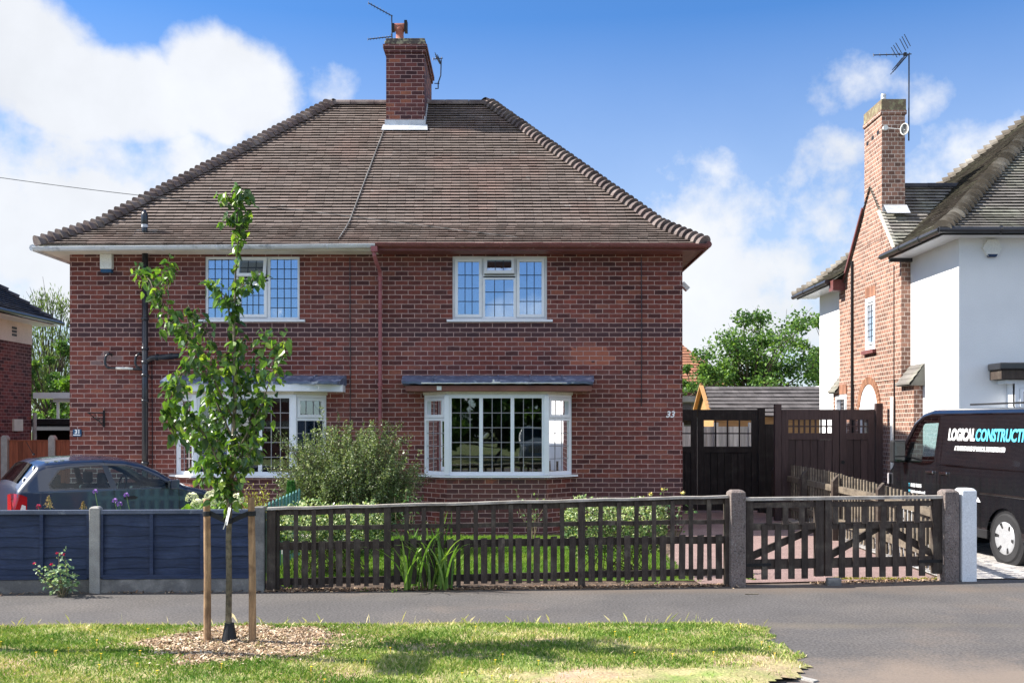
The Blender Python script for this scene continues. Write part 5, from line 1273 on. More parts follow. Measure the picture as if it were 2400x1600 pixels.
for ub in (475.5, 578):
    b = T(ub, 1185); b.z = zs_+.012
    sp.lathe(b, [(.033,-.02),(.035,-.018),(.035,.018),(.033,.02)], 16)
    e = V((leader[3].x+(.02 if ub > 500 else -.02), TY, zs_-.05))
    st_ = b+V((.03 if ub < 500 else -.03, 0, 0))
    sp.bar(st_, e, .012, .04, UP)
sp.lathe(V((T(527,1185).x, TY, zs_-.05)), [(.028,-.02),(.03,-.018),(.03,.018),(.028,.02)], 12)
s = sp.build('tree_tie', m_rubber, loc=T(527,1182)); tag(s, 'black rubber strap tying the young tree to both stakes', 'tree tie')
tg = thing('plant_label', 'white paper tags hanging from the young tree just below the strap', 'label', T(520,1190))
for (a, b, w) in (((528,1165),(519,1205),.03),((520,1195),(513,1215),.026)):
    p, q = T(*a, -.05), T(*b, -.06); m = MB().bar(p, q, .003, w, V((.3,0,.95))); m.build('tag', m_tagm, tg)
m = MB().tube([T(530,1160,-.03), T(528,1167,-.05)], .002, 4); m.build('string', m_tagm, tg)

# --- generic bushes/trees
def bg_tree(name, label, x, y, h, crown, trunk_r, mat, seed, nlump=26, per=220, ls=.16, group=None, droop=0, shape=1.0, cat='tree'):
    """crown = (cx, cy, cz, rx, ry, rz) ellipsoid"""
    random.seed(seed); root = thing(name, label, cat, (x, y, 0), group)
    cx, cy, cz, rx, ry, rz_ = crown; tk = MB(); L_ = MB()
    base = V((x,y,0)); top = V((cx, cy, cz+rz_*.3)); fork = V((lerp(x,cx,.4), lerp(y,cy,.4), max(.5, cz-rz_*.8)))
    tk.tube([base-UP*.1, base.lerp(fork,.5)+V((.05,0,0)), fork, top], [trunk_r, trunk_r*.8, trunk_r*.6, trunk_r*.15], 8)
    for i in range(nlump):
        o = rv(-.8); rr = random.random()**.45; o = V((o.x*rx, o.y*ry, o.z*rz_))*rr
        if shape != 1.0 and o.z > 0: o.x *= 1-shape*o.z/rz_; o.y *= 1-shape*o.z/rz_
        c = V((cx,cy,cz))+o; lr = ru(.16,.34)*min(rx, rz_)
        mid = fork.lerp(c, .5)+V((ru(-.2,.2),ru(-.2,.2),ru(0,.3)))*.5
        tk.tube([fork.lerp(top, ru(0,.5)), mid, c], [trunk_r*.35, trunk_r*.2, .012], 5)
        for k in range(4): tk.tube([mid.lerp(c, ru(.3,1)), c+rv(-.3)*lr*1.15], [.014,.005], 4)
        lt = ru(-.2,.2)
        for k in range(per):
            q = rv(); pos = c+V((q.x*lr, q.y*lr, q.z*lr*(.75)))*random.random()**.4*(1.35 if random.random() < .12 else 1)
            if droop: pos.z -= droop*random.random()**2; d = (rv()*.4+V((0,0,-1))).normalized(); sleaf(L_, pos, d, rv(), ls*1.7, ls*.35, min(1, max(0, random.gauss(.5+lt, .22))))
            else: sleaf(L_, pos, rv(), (rv()+V((0,0,.5))).normalized(), ls*ru(.7,1.2), ls*.7, min(1, max(0, random.gauss(.5+lt, .25))))
    tk.build('trunk', m_bark2, root); L_.build('crown', mat, root)
    return root
bg_tree('garden_tree', 'large bushy green tree beyond the timber shed', 8.6, 37, 7, (8.75,37,4.15,2.35,1.8,2.1), .16, m_bleaf, 31, 46, 230, .135)
bg_tree('garden_tree', 'darker green tree half hidden behind the rendered house', 12.2, 39, 7, (12.3,39,4.4,1.5,1.5,2.6), .16, m_bleaf, 32, 30, 230, .14)
bg_tree('garden_tree', 'low spreading tree in front of the red tiled roof beyond the gates', 6.3, 35, 5, (6.45,35,3.3,1.1,1.0,.75), .1, m_bleaf, 33, 14, 180, .12)
bg_tree('willow_tree', 'pale drooping willow-like tree behind the left neighbour house', -16.2, 36, 9, (-16.3,36,4.1,2.1,1.5,2.6), .2, m_willow, 34, 44, 230, .1, droop=.8, shape=.5)
bg_tree('garden_tree', 'dark blue-green tree between the left houses', -14.9, 33, 6, (-14.8,33,3.0,.9,.8,1.9), .12, m_bleaf, 35, 22, 200, .11)
bg_tree('garden_bush', 'bright green bush above the white canopy between the left houses', -13.3, 31, 3, (-13.4,31,2.95,.6,.6,.55), .05, m_bright, 36, 10, 160, .11, cat='bush')
bg_tree('garden_bush', 'dark bush beneath the white canopy between the left houses', -13.9, 31.5, 3, (-13.6,31.5,1.8,1.0,.6,.7), .05, m_bleaf, 37, 14, 160, .1, cat='bush')

# --- distant buildings seen past the house
fhr = thing('tiled_roof_house', 'distant house with an orange tiled roof beyond the black gates', 'house', (7.5, 46, 0))
MB().box(-1.6,8.9,43,50,0,3.6).build('wall', m_brick3, fhr, uv=True)
fr2 = MB(); FR = dict(x0=-2,x1=9.3,y0=42.7,y1=50.3,z0=3.6,H=3.1,rx0=2,rx1=6.2,yr=46.5)
a_,b_,c_,d_2,_,_ = roofer(**FR, sp=(.1,.1))
for fc in (a_,c_): tile_face(fr2, fc['pos'], fc['L'], fc['R'], fc['out'], gauge=.2, w=.33)
for fc in (a_,b_,c_,d_2): underlay(fr2, fc)
fr2.build('roof', M('orange_clay_tile', (.33,.15,.09), rough=.9, var=.2), fhr)
gb_ = thing('garage', 'low grey flat roofed building behind the black gates', 'garage', (6.2, 33, 0))
MB().box(4.6,9.5,31.5,34,0,2.6).build('wall', M('grey_cladding', (.3,.3,.31), rough=.8, stretch=(.3,.3,8), vs=4, var=.4), gb_)
MB().box(4.4,9.6,31.2,34.2,2.6,2.78).build('roof', m_conc, gb_)
MB().box(4.9,5.5,31.44,31.5,1.9,2.5).build('window', m_glass_b, gb_)
shd = thing('summerhouse', 'honey coloured timber shed with grey shingle roof beyond the tall gates', 'shed', (7.2, 28.5, 0))
sx0, sx1, sy0, sy1 = 5.25, 8.7, 27.0, 29.6; ym = (sy0+sy1)/2; ze, zr = 2.17, 2.95
m = MB().box(sx0+.1, sx1-.1, sy0+.15, sy1-.15, 0, ze); m.prism([(sx0+.1,sy0+.15,ze),(sx0+.1,sy1-.15,ze),(sx0+.1,ym,zr-.06)], (.05,0,0)); m.build('wall', m_shed, shd)
rf_ = MB(); sface = dict(pos=lambda q, s: (s, lerp(sy0-.05, ym, q), lerp(ze-.05, zr, q)), L=lambda q: sx0, R=lambda q: sx1, out=V((0,-1,1)))
tile_face(rf_, sface['pos'], sface['L'], sface['R'], sface['out'], gauge=.2, w=.2, lift=.03); underlay(rf_, sface)
rf_.quad((sx0,sy1+.05,ze-.05),(sx1,sy1+.05,ze-.05),(sx1,ym,zr),(sx0,ym,zr)); rf_.build('roof', M('grey_shingle', (.115,.105,.105), rough=.9, var=.3, bump=.4), shd)
m = MB(); m.bar((sx0-.02,sy0-.08,ze-.1),(sx0-.02,ym,zr+.03),.05,.1,(1,0,0)); m.bar((sx0-.02,sy1+.08,ze-.1),(sx0-.02,ym,zr+.03),.05,.1,(1,0,0)); m.box(sx0-.05,sx0,ym-.03,ym+.03,zr,zr+.1); m.build('bargeboard', m_shed, shd)
bkf = thing('panel_fence', 'pale grey close board fence seen through the lights of the black gates', 'fence', (5, 25.5, 0))
x = 3.3
while x < 6.3:
    MB().box(x, x+.1, 25.4, 25.5, 0, 1.95).build('post', m_palewood, bkf); m = MB(); q = x+.1
    while q < x+.85: m.box(q, q+.09, 25.44-ru(0,.005), 25.46, .1, 1.85, ru(.7,1.2)); q += .095
    m.build('board_panel', m_palewood, bkf); x += .86
# lean-to roof end beside the rendered house, white canopy and lean-to at the left
ln = thing('lean_to', 'small lean-to with white gable edge at the back of the rendered house', 'outbuilding', (9.8, 33, 0))
MB().prism([(9.0,31,0),(11.5,31,0),(11.5,31,3.1),(10.2,31,3.2),(9.0,31,2.1)], (0,4,0)).build('wall', m_render, ln)
m = MB(); m.bar((8.75,30.9,1.95),(10.2,30.9,3.35),.12,.12,(0,1,0)); m.build('bargeboard', m_upvc, ln)
cn = thing('canopy', 'white flat canopy edge between the two left houses', 'canopy', (-12.6, 29, 0))
MB().box(-13.1,-9.5,28.0,29.5,2.62,2.78).box(-12.6,-9.5,28.1,29.4,2.52,2.619).build('canopy_roof', m_upvc, cn)
for x in (-12.5, -9.6): MB().box(x,x+.06,28.1,28.16,0,2.52).build('post', m_upvc, cn)
gs = thing('garden_shed', 'dark open garden shelter behind the orange-brown fence', 'shed', (-12.4, 27.6, 0))
MB().box(-12.9,-10.3,27.2,28.0,1.9,2.05).prism([(-12.95,27.1,1.75),(-10.2,27.1,1.75),(-10.2,27.4,2.06),(-12.95,27.4,2.06)], (0,.03,0)).build('roof', m_blackgut, gs)
MB().box(-12.7,-10.4,27.9,28.0,0,1.9).box(-12.75,-12.65,27.2,28,0,1.9).box(-10.5,-10.4,27.2,28,0,1.9).build('wall', m_iron, gs)

# --- big twiggy shrub
random.seed(41); SY = 15.3
sb = thing('shrub', 'large rounded twiggy grey-green shrub between the two bay windows', 'shrub', (X_(815, SY), SY, 0))
st, lf_ = MB(), MB(); c0 = V((X_(815,SY), SY, .05))
ex = [(-1.0,.98,1.12,0)]
cs = V((c0.x, SY, 1.0))
for i in range(1150):
    d = rv(); R = ru(.55,1.0) if random.random() > .1 else ru(1.0,1.1)
    e = V((cs.x+d.x*R*1.05, cs.y+d.y*R*.85, cs.z+d.z*R*.93+.05*math.sin(d.x*4)))
    if e.z < .15: e.z = ru(.15,.4)
    if d.z > .35 and random.random() < .10: e.z += ru(.08,.3); e.x += d.x*.1
    b = c0+V((ru(-.3,.3),ru(-.2,.2),0)); mid = b.lerp(e,.5)+V(((e.x-b.x)*.25, (e.y-b.y)*.25, .1))+rv()*.06
    st.tube([b, mid, e], [.009,.005,.0016], 4)
    lt = ru(-.15,.2); L_ = (e-b).length
    for k in range(int(26+L_*26)):
        f = 1-random.random()**1.3*.62; p = (b.lerp(mid, f/.5) if f < .5 else mid.lerp(e, (f-.5)/.5))
        rr_ = .028 if f > .88 else .085
        dd = (rv()+d*.5).normalized(); sleaf(lf_, p+rv()*rr_*random.random(), dd, rv(), ru(.024,.042), ru(.018,.028), min(1, max(0, random.gauss(.36+lt+f*.12, .22))))
# arching side sprays
for (u, v, L_) in ((985,1120,.9),(960,1085,.7),(655,1030,.5),(985,1105,.8),(640,1090,.5),(905,1000,.3),(945,1010,.35)):
    e = P(u, v, SY-.3); b = c0+V((0,0,.5)); e.x += .0; mid = b.lerp(e,.6)+V((0,0,.1))
    for s in range(9):
        e2 = e+rv()*.14; m2 = mid+rv()*.12; st.tube([b, m2, e2], [.008,.005,.002], 4)
        for k in range(60):
            f = random.random()**.6; p = b.lerp(m2, f/.5) if f < .5 else m2.lerp(e2, (f-.5)/.5); sleaf(lf_, p+rv()*.05, rv(), rv(), ru(.02,.036), ru(.014,.022), min(1, max(0, random.gauss(.35, .2))))
st.build('stems', m_stem, sb); lf_.build('foliage', m_shrub, sb)
# small conifer
cnf = thing('conifer', 'small bright green conifer at the left foot of the big shrub', 'conifer', (X_(682,14.6),14.6,0)); m = MB(); cc = V((X_(682,14.6),14.6,0))
for i in range(2600):
    h = ru(.1,1.0)*1.0; r = .16*(1-h/1.08)+.02; a = ru(0,6.28); p = cc+V((r*math.cos(a)*ru(.6,1), r*math.sin(a)*ru(.6,1), h+.05)); sleaf(m, p, (V((math.cos(a),math.sin(a),1.6))).normalized(), rv(), .05, .012, random.random())
m.build('foliage', m_conifer, cnf); MB().tube([cc, cc+UP*.8], .02, 6).build('trunk', m_bark2, cnf)

# --- variegated box-like bushes behind the picket fence
def varieg(label, u0, u1, v0, v1, y, n, seed):
    random.seed(seed); x0, x1 = X_(u0,y), X_(u1,y); z1, z0 = Z_(v0,y), max(.04, Z_(v1,y)); root = thing('variegated_bush', label, 'bush', ((x0+x1)/2, y, 0), 'variegated bushes behind the picket fence')
    m = MB(); st = MB()
    for i in range(40): b = V((ru(x0+.2,x1-.2), y+ru(-.1,.1), 0)); e = V((ru(x0,x1), y+ru(-.3,.3), ru(z0,z1))); st.tube([b, b.lerp(e,.5)+rv()*.05, e], [.008,.005,.003], 4)
    for i in range(n):
        f = random.random(); a = ru(0, 6.28); x = ru(x0, x1); k = .30*(1+.2*math.sin(x*9)); 
        q = rv(); h = (z1-z0)/2*(1+.10*math.sin(x*7+seed)+.06*math.sin(x*17)); edge = min(1, (min(x-x0, x1-x)+.05)/.25)
        p = V((x, y+q.y*k*edge, (z0+z1)/2+max(-1,q.z*1.15)*h*edge**.4)) + rv()*.03
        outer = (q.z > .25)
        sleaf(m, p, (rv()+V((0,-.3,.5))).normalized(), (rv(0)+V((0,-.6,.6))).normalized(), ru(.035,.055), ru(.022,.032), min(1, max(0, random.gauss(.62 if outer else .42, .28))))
    st.build('stems', m_stem, root); m.build('foliage', m_varieg, root)
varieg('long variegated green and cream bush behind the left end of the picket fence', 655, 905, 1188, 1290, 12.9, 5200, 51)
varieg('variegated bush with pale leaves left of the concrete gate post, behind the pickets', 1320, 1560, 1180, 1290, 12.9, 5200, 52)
# --- strap leaved clump
random.seed(61)
ic_ = thing('strap_leaf_plant', 'clump of long arching strap leaves growing through the picket fence', 'plant', (X_(1010,12.0),12.0,0)); m = MB()
for i in range(105):
    b = V((X_(1005+ru(-55,55),11.6), ru(11.42,11.95), 0)); a = ru(0,6.28); L_ = ru(.6,1.12); lean = ru(.15,.6); w = ru(.010,.017); vs = []; t = random.random()
    dx, dy = math.cos(a), math.sin(a)
    if i % 9 == 0: dy = -.7; 
    for k in range(9):
        f = k/8; r = lean*L_*f**1.6*1.1; z = L_*(f-.42*lean*2*f**2.4); p = b+V((dx*r, dy*r*.6, max(.02, z))); ww = w*(1-f**3)*(1 if k else .8)+.001
        vs += [p+V((-dy*ww, dx*ww, 0)), p+V((dy*ww, -dx*ww, .0))]
    m.add(vs, [(2*k,2*k+2,2*k+3,2*k+1) for k in range(8)], t)
m.build('leaves', m_strap, ic_)
# --- roses etc.
def blossom(mb, c, r, n=9, flat=.7):
    for i in range(n):
        a = 6.283*i/n+ru(-.2,.2); t = ru(.2,1); d = V((math.cos(a)*t, math.sin(a)*t, flat*(1.2-t))).normalized(); sleaf(mb, c-d*r*.1, d, V((0,0,1)) if abs(d.z) < .9 else V((1,0,0)), r*1.1, r*.95, ru(.8,1.2))
    mb.lathe(c, [(r*.35,-r*.2),(r*.5,0),(r*.3,r*.35)], 8)
def rose(name, label, base, tips, nleaf, flowers, pmat, seed, ls=.04, lm=None, fr=.028):
    random.seed(seed); root = thing(name, label, 'rose bush', base); st, l = MB(), MB(); base = V(base)
    for (tx, ty, tz) in tips:
        e = V((tx,ty,tz)); mid = base.lerp(e,.5)+rv()*.06; st.tube([base+rv()*.03-UP*.02, mid, e], [.007,.005,.003], 5)
        for k in range(nleaf):
            f = ru(.35,1); q = mid.lerp(e, (f-.5)/.5) if f > .5 else base.lerp(mid, f/.5); q = q+rv()*.07
            leaf(l, q, rv(-.4), (rv(0)+UP*.4).normalized(), ls*ru(.7,1.2), ls*.62, min(1, max(0, random.gauss(.5,.25))))
    st.build('stems', m_stem, root); l.build('foliage', lm or m_rosel, root)
    for (fx, fy, fz_) in flowers: m = MB(); blossom(m, V((fx,fy,fz_)), fr); m.build('flower', pmat, root)
    return root
def PP(u, v, y): p = P(u, v, y); return (p.x, p.y, p.z)
y = 11.1
rose('rose_bush', 'sprawling rose with small pink-red flowers in front of the navy fence', PP(148,1397,y), [PP(85,1345,y),PP(112,1325,y+.05),PP(137,1300,y),PP(152,1302,y),PP(165,1345,y),PP(105,1352,y-.05),PP(125,1345,y-.05),PP(82,1332,y),PP(170,1362,y),PP(145,1335,y)], 26,
     [PP(80,1321,y),PP(120,1323,y-.03),PP(133,1297,y),PP(141,1299,y),PP(150,1300,y)], m_pink, 71, .05, M_leaf('pale_rose_leaf', [(0,(.1,.2,.1)),(.6,(.3,.42,.25)),(1,(.62,.7,.5))], .3, .35), .024)
y = 12.9
rose('rose_bush', 'leggy rose with a red leaf standing in front of the right end of the shrub', PP(950,1290,y), [PP(925,1165,y),PP(952,1140,y),PP(970,1155,y),PP(945,1175,y),PP(965,1175,y)], 12, [], m_pyel, 72, .05)
rose('rose_bush', 'bare stemmed rose below the right bay window', PP(1250,1260,y), [PP(1210,1145,y),PP(1243,1165,y),PP(1262,1155,y),PP(1290,1165,y),PP(1225,1190,y)], 9, [], m_pyel, 73, .05)
rose('rose_bush', 'yellow flowered rose below the number 33 on the wall', PP(1585,1260,y), [PP(1530,1168,y),PP(1555,1150,y),PP(1575,1155,y),PP(1600,1165,y),PP(1620,1200,y),PP(1560,1175,y)], 16,
     [PP(1525,1160,y),PP(1554,1148,y),PP(1600,1157,y)], m_pyel, 74, .055, None, .045)
y = 12.0
hyd = thing('hydrangea', 'hydrangea with creamy white flower heads behind the staked tree', 'hydrangea', PP(500,1250,y)); random.seed(75)
l = MB()
for i in range(420):
    p = V(PP(ru(440,560), ru(1175,1260), y))+V((0,ru(-.25,.25),0)); leaf(l, p, (rv()+V((0,0,-.3))).normalized(), (rv(0)+UP).normalized(), .09, .06, ru(.3,.9))
l.build('foliage', m_bright, hyd)
for (u, v) in ((450,1168),(462,1183),(492,1163),(505,1158),(520,1168),(535,1175),(548,1180),(512,1180),(480,1180),(557,1170),(498,1174)):
    c = V(PP(u, v, y+ru(-.15,.1))); m = MB(); rr_ = .072*ru(.8,1.1)
    for i in range(240):
        d = rv(-.3); sleaf(m, c+d*rr_*.85+V((0,0,0)), (d+rv()*.7).normalized(), d.orthogonal(), .022, .02, ru(.8,1.15))
    m.build('flower_head', m_hydr, hyd)
y = 12.4
yp = thing('spiraea_bush', 'yellow-green bush with pinkish seed heads beside the teal fence', 'bush', PP(595,1260,y)); random.seed(76); l, s = MB(), MB()
for i in range(34):
    b = V(PP(ru(575,620), 1280, y)); e = V(PP(ru(560,632), ru(1128,1185), y))+V((0,ru(-.2,.2),0)); s.tube([b, e], [.004,.002], 4)
    for k in range(16): q = b.lerp(e, ru(.45,1)); sleaf(l, q+rv()*.04, rv(), rv(), .04, .018, ru(.3,1))
s.build('stems', M('pink_brown_stem', (.3,.14,.1)), yp); l.build('foliage', M_leaf('yellow_green_leaf', [(0,(.16,.22,.03)),(1,(.45,.42,.08))]), yp)
# flowers peeping over the navy fence
def sprig(name, label, cat, pts, y, mat, kind):
    root = thing(name, label, cat, (X_(pts[0][0],y), y, .9))
    for (u, v, ub) in pts:
        t = V(PP(u, v, y)); b = V((X_(ub,y), y, .6)); MB().tube([b, b.lerp(t,.6)+V((.01,0,.02)), t], .0045, 5).build('stem', m_stem_g, root)
        m = MB()
        if kind == 'b':
            for i in range(60): d = rv(-.4); sleaf(m, t+d*.015, d, d.orthogonal(), .02, .012, ru(.7,1.2))
        else:
            for i in range(150): f = random.random(); sleaf(m, t+V((ru(-1,1)*.055*f, ru(-1,1)*.05*f, -.13*f)), rv(), rv(), .022, .012, ru(.7,1.2))
        m.build('flower', mat, root)
random.seed(78)
sprig('verbena', 'lilac ball flowers on tall stems over the navy fence in front of the car door', 'flower', [(223,1152,234),(296,1160,310),(269,1173,280),(280,1181,290)], 11.75, m_lil, 'b')
sprig('seed_head', 'tan feathery seed head over the left navy fence panel', 'flower', [(114,1163,120)], 11.7, m_seedh, 'f')
sprig('seed_head', 'tan feathery seed head just left of the grey post', 'flower', [(195,1176,196)], 11.7, m_seedh, 'f')
sprig('red_flower', 'single small red flower over the left end of the navy fence', 'flower', [(90,1187,92)], 11.7, m_pink, 'b')

# ================================================================== ground
def sheet(name, pts, z, mat, kind='structure', tint=1, label=None):
    m = MB().add([(x, y, z) for (x, y) in pts], [tuple(range(len(pts)))], tint); o = m.build(name, mat); o['kind'] = kind
    if label: o['label'] = label
    return o
def grid(name, x0, x1, y0, y1, zf, mat, st=.25, keep=None):
    nx, ny = int((x1-x0)/st), int((y1-y0)/st); vs = [(lerp(x0,x1,i/nx), lerp(y0,y1,j/ny)) for j in range(ny+1) for i in range(nx+1)]
    fs = [(j*(nx+1)+i, j*(nx+1)+i+1, (j+1)*(nx+1)+i+1, (j+1)*(nx+1)+i) for j in range(ny) for i in range(nx)]
    if keep: fs = [f for f in fs if keep(sum(vs[k][0] for k in f)/4, sum(vs[k][1] for k in f)/4)]
    m = MB().add([(x, y, zf(x, y)) for (x, y) in vs], fs); o = m.build(name, mat, smooth=True); o['kind'] = 'structure'; return o
sheet('ground', [(-250,-200),(250,-200),(250,400),(-250,400)], -.14, m_ground)
sheet('garden_soil', [(-40,11.0),(40,12.6),(40,60),(-40,60)], -.012, m_bed)
sheet('road', [(-60,-6.2),(60,-6.2),(60,4.6),(-60,4.6)], -.115, m_road)
nt_ = m_asph.node_tree; b_ = nt_.nodes['Principled BSDF']; src_ = b_.inputs['Base Color'].links[0].from_socket
g_ = nd(nt_, 'ShaderNodeNewGeometry').outputs['Position']
def stain(cx, cy, sx, sy, c, amt, src):
    v = nd(nt_, 'ShaderNodeVectorMath', operation='SUBTRACT'); nt_.links.new(g_, v.inputs[0]); v.inputs[1].default_value = (cx, cy, 0)
    w = nd(nt_, 'ShaderNodeVectorMath', operation='MULTIPLY'); nt_.links.new(v.outputs[0], w.inputs[0]); w.inputs[1].default_value = (1/sx, 1/sy, 0)
    l = nd(nt_, 'ShaderNodeVectorMath', operation='LENGTH'); nt_.links.new(w.outputs[0], l.inputs[0])
    d = mth(nt_, 'ADD', l.outputs['Value'], mth(nt_, 'MULTIPLY', mth(nt_, 'SUBTRACT', noise(nt_, g_, 2.2, 5, .65), .5), 1.6))
    d = mth(nt_, 'ADD', d, mth(nt_, 'MULTIPLY', mth(nt_, 'SUBTRACT', noise(nt_, g_, 40, 2, .6), .5), .9))
    return mixc(nt_, mrange(nt_, d, 1.25, .3, 0, amt), src, c)
c_ = stain(3.3, 7.3, 1.6, .9, (.235,.185,.145), .75, src_); c_ = stain(0, 11.6, 9, .28, (.16,.12,.09), .5, c_); c_ = stain(3.8, 12.0, 1.6, .25, (.17,.12,.09), .6, c_)
c_ = stain(-3, 9.5, 9, .16, (.16,.135,.10), .55, c_)
nt_.links.new(c_, b_.inputs['Base Color'])
PATH_Y0 = lambda x: 9.42+.02*(x+5)
sheet('pavement', [(-60,4.75),(60,4.75),(60,14),(9,12.45),(5.2,12.34),(2.6,11.93),(-2.8,11.54),(-6,11.4),(-60,10.4)], 0.0, m_asph)
sheet('pavement', [(-60,-10),(60,-10),(60,-6.3),(-60,-6.3)], 0.0, m_asph)
for (a, b) in ((4.6,4.75),(-6.3,-6.2)): k = MB().box(-60,60,a,b,-.13,.008).build('kerb', m_conc); k['kind'] = 'structure'
sheet('driveway', [(2.2,12.0),(5.18,12.42),(5.5,27),(3.05,27),(3.05,18.3),(2.1,14)], .004, m_drive)
sheet('front_drive', [(-14,11.45),(-3.2,11.6),(-3.4,18.19),(-14,22)], .003, m_conc)
sheet('neighbour_drive', [(5.24,12.4),(11,12.75),(11,27),(5.55,27)], .003, m_ndrive)
sheet('back_lawn', [(-40,27),(40,27),(40,120),(-40,120)], -.005, m_ground)
# verge
VX1 = 2.28
def vnoise(x, y): return math.sin(x*1.7+y*2.3)+math.sin(x*3.9-y*3.1+1)*.6+math.sin(x*7.3+y*6.1)*.35
MC = V((-2.25, 8.55, 0))
def mulch(x, y): return ((x-MC.x)/.76)**2+((y-MC.y)/.70)**2+.25*math.sin(math.atan2(y-MC.y, x-MC.x)*5+1)+.12*math.sin(math.atan2(y-MC.y, x-MC.x)*11)
def vz(x, y):
    e = min(1, max(0, (PATH_Y0(x)-y)/.25))*min(1, max(0, (VX1-x+.06*math.sin(y*9))/.3)); return .004+.028*e+.008*vnoise(x, y)*e+.03*math.exp(-mulch(x, y)*1.2)
def inverge(x, y): 
    ex = VX1+.05*math.sin(y*7)+.04*math.sin(y*17)-(max(0, y-9.2)*1.2)**2*2-.0*(y < 7.8)-max(0, 7.75-y)*.9
    return 4.8 < y < PATH_Y0(x)+.02*math.sin(x*9) and x < ex
grid('verge', -9, 2.6, 4.8, 9.75, vz, m_soil, .06, inverge)
def dirt(x, y): # bare patch near the front edge on the right
    return .9*math.exp(-(((x-.9)/1.1)**2+((y-7.5)/.2)**2))+math.exp(-(((x-.9)/1.0)**2+((y-7.35)/.22)**2)*1.2)*1.2+math.exp(-(((x-2.05)/.35)**2+((y-7.55)/.5)**2))*.9+.5*math.exp(-(((x-2.2)/.2)**2+((y-8.6)/.5)**2))
def blades(name, mat, n, x0, x1, y0, y1, inside, zf, hmin, hmax, w, tintf, label, dens=None, kind='stuff'):
    xs = rng.uniform(x0, x1, n); ys = rng.uniform(y0, y1, n); keep = [i for i in range(n) if inside(xs[i], ys[i]) and (dens is None or random.random() < dens(xs[i], ys[i]))]
    xs, ys = xs[keep], ys[keep]; n = len(xs); zs = np.array([zf(a, b) for a, b in zip(xs, ys)])
    h = rng.uniform(hmin, hmax, n)*rng.uniform(.5, 1.2, n); a = rng.uniform(0, 2*np.pi, n); le = rng.uniform(.1, 1.1, n)*h; la = rng.uniform(0, 2*np.pi, n)
    ww = w*rng.uniform(.6, 1.4, n); vx = np.zeros((n, 4, 3), np.float32); cx, sy = np.cos(a)*ww, np.sin(a)*ww; lx, ly = np.cos(la)*le, np.sin(la)*le
    vx[:,0] = np.stack([xs-cx, ys-sy, zs-.004], 1); vx[:,1] = np.stack([xs+cx, ys+sy, zs-.004], 1)
    vx[:,2] = np.stack([xs+lx*.4+cx*.6, ys+ly*.4+sy*.6, zs+h*.62], 1); vx[:,3] = np.stack([xs+lx, ys+ly, zs+h], 1)
    me = bpy.data.meshes.new(name); me.vertices.add(4*n); me.vertices.foreach_set('co', vx.reshape(-1))
    me.loops.add(6*n); b = np.arange(n)[:,None]*4; me.loops.foreach_set('vertex_index', (b+np.array([0,1,2,0,2,3])).reshape(-1).astype(np.int32))
    me.polygons.add(2*n); me.polygons.foreach_set('loop_start', np.arange(0, 6*n, 3).astype(np.int32)); me.polygons.foreach_set('loop_total', np.full(2*n, 3, np.int32))
    me.update(); t = np.repeat(np.array([min(1, max(0, tintf(p, q))) for p, q in zip(xs, ys)], np.float32), 2)
    at = me.attributes.new('tint', 'FLOAT', 'FACE'); at.data.foreach_set('value', t); me.materials.append(mat)
    o = bpy.data.objects.new(name, me); col.objects.link(o); o['kind'] = kind; o['label'] = label; return o
random.seed(81)
def gt_(x, y): return .24+.18*vnoise(x*1.1, y*1.6)+.09*vnoise(x*3.1+4, y*4)+.3*dirt(x,y)+random.gauss(0,.27)+(.3 if y > PATH_Y0(x)-.08 else 0)
def gd_(x, y): 
    m = mulch(x, y); k = 0.02 if m < .85 else (.35 if m < 1.15 else 1); return k*max(.03, 1-dirt(x,y)*1.1)*min(1, .62+.22*vnoise(x*2, y*3))
blades('grass', m_gr, 250000, -5.2, 2.5, 6.9, 9.6, inverge, vz, .012, .038, .0034, gt_, 'mown grass with dry patches on the street verge', gd_)
blades('tall_grass', m_gr, 220, -5.2, 2.3, 9.25, 9.55, inverge, vz, .05, .12, .0009, lambda x, y: random.gauss(.75,.15), 'taller dry grass stems along the back edge of the verge')
lawnp = lambda x, y: (-3.3 < x < 2.25+.35*(y-12)*.0) and y > 12.35 and y < 17.2
sheet('lawn', [(-3.3,12.3),(2.2,12.3),(2.2,17.2),(-3.3,17.2)], .0, M('lawn_base', (.10,.17,.03), c2=(.17,.2,.05), c2s=3, fine=.3, bump=.6, rough=.9))
blades('lawn_grass', m_lawn, 90000, -3.3, 2.2, 12.3, 17.2, lawnp, lambda x, y: 0, .02, .045, .004, lambda x, y: .35+.2*vnoise(x, y)+random.gauss(0,.15), 'bright green garden lawn grass')
# mulch chips
def scatter(name, mat, n, gen, smin, smax, label, flat=.6, z=.0):
    m = MB()
    for i in range(n):
        x, y, z0 = gen(); d = rv(); d.z *= flat*.6; d.normalize(); s = (d.cross(UP)+rv()*.3).normalized(); L = ru(smin, smax); W = L*ru(.15,.5); c = V((x, y, z0+ru(.001,.018)))
        m.add([c-d*L/2-s*W/2, c+d*L/2-s*W/2, c+d*L/2+s*W/2, c-d*L/2+s*W/2, ], [(0,1,2,3)], random.random())
    o = m.build(name, mat); o['kind'] = 'stuff'; o['label'] = label; return o
def gm():
    while True:
        x, y = ru(-3.6,-1.0), ru(7.4,9.44); q = mulch(x, y)
        if q < 1 or random.random() < .25*math.exp(-(q-1)*2.5): return x, y, vz(x, y)
random.seed(82); scatter('wood_chip_mulch', m_chip, 15000, gm, .010, .042, 'pale wood chip mulch around the young tree')
def gl():
    u = ru(600, 1735) if random.random() < .8 else ru(1900, 2230) if random.random() < .5 else ru(0, 600); p = FP(u); return p.x, p.y-abs(random.gauss(0,.07))+.05, .002
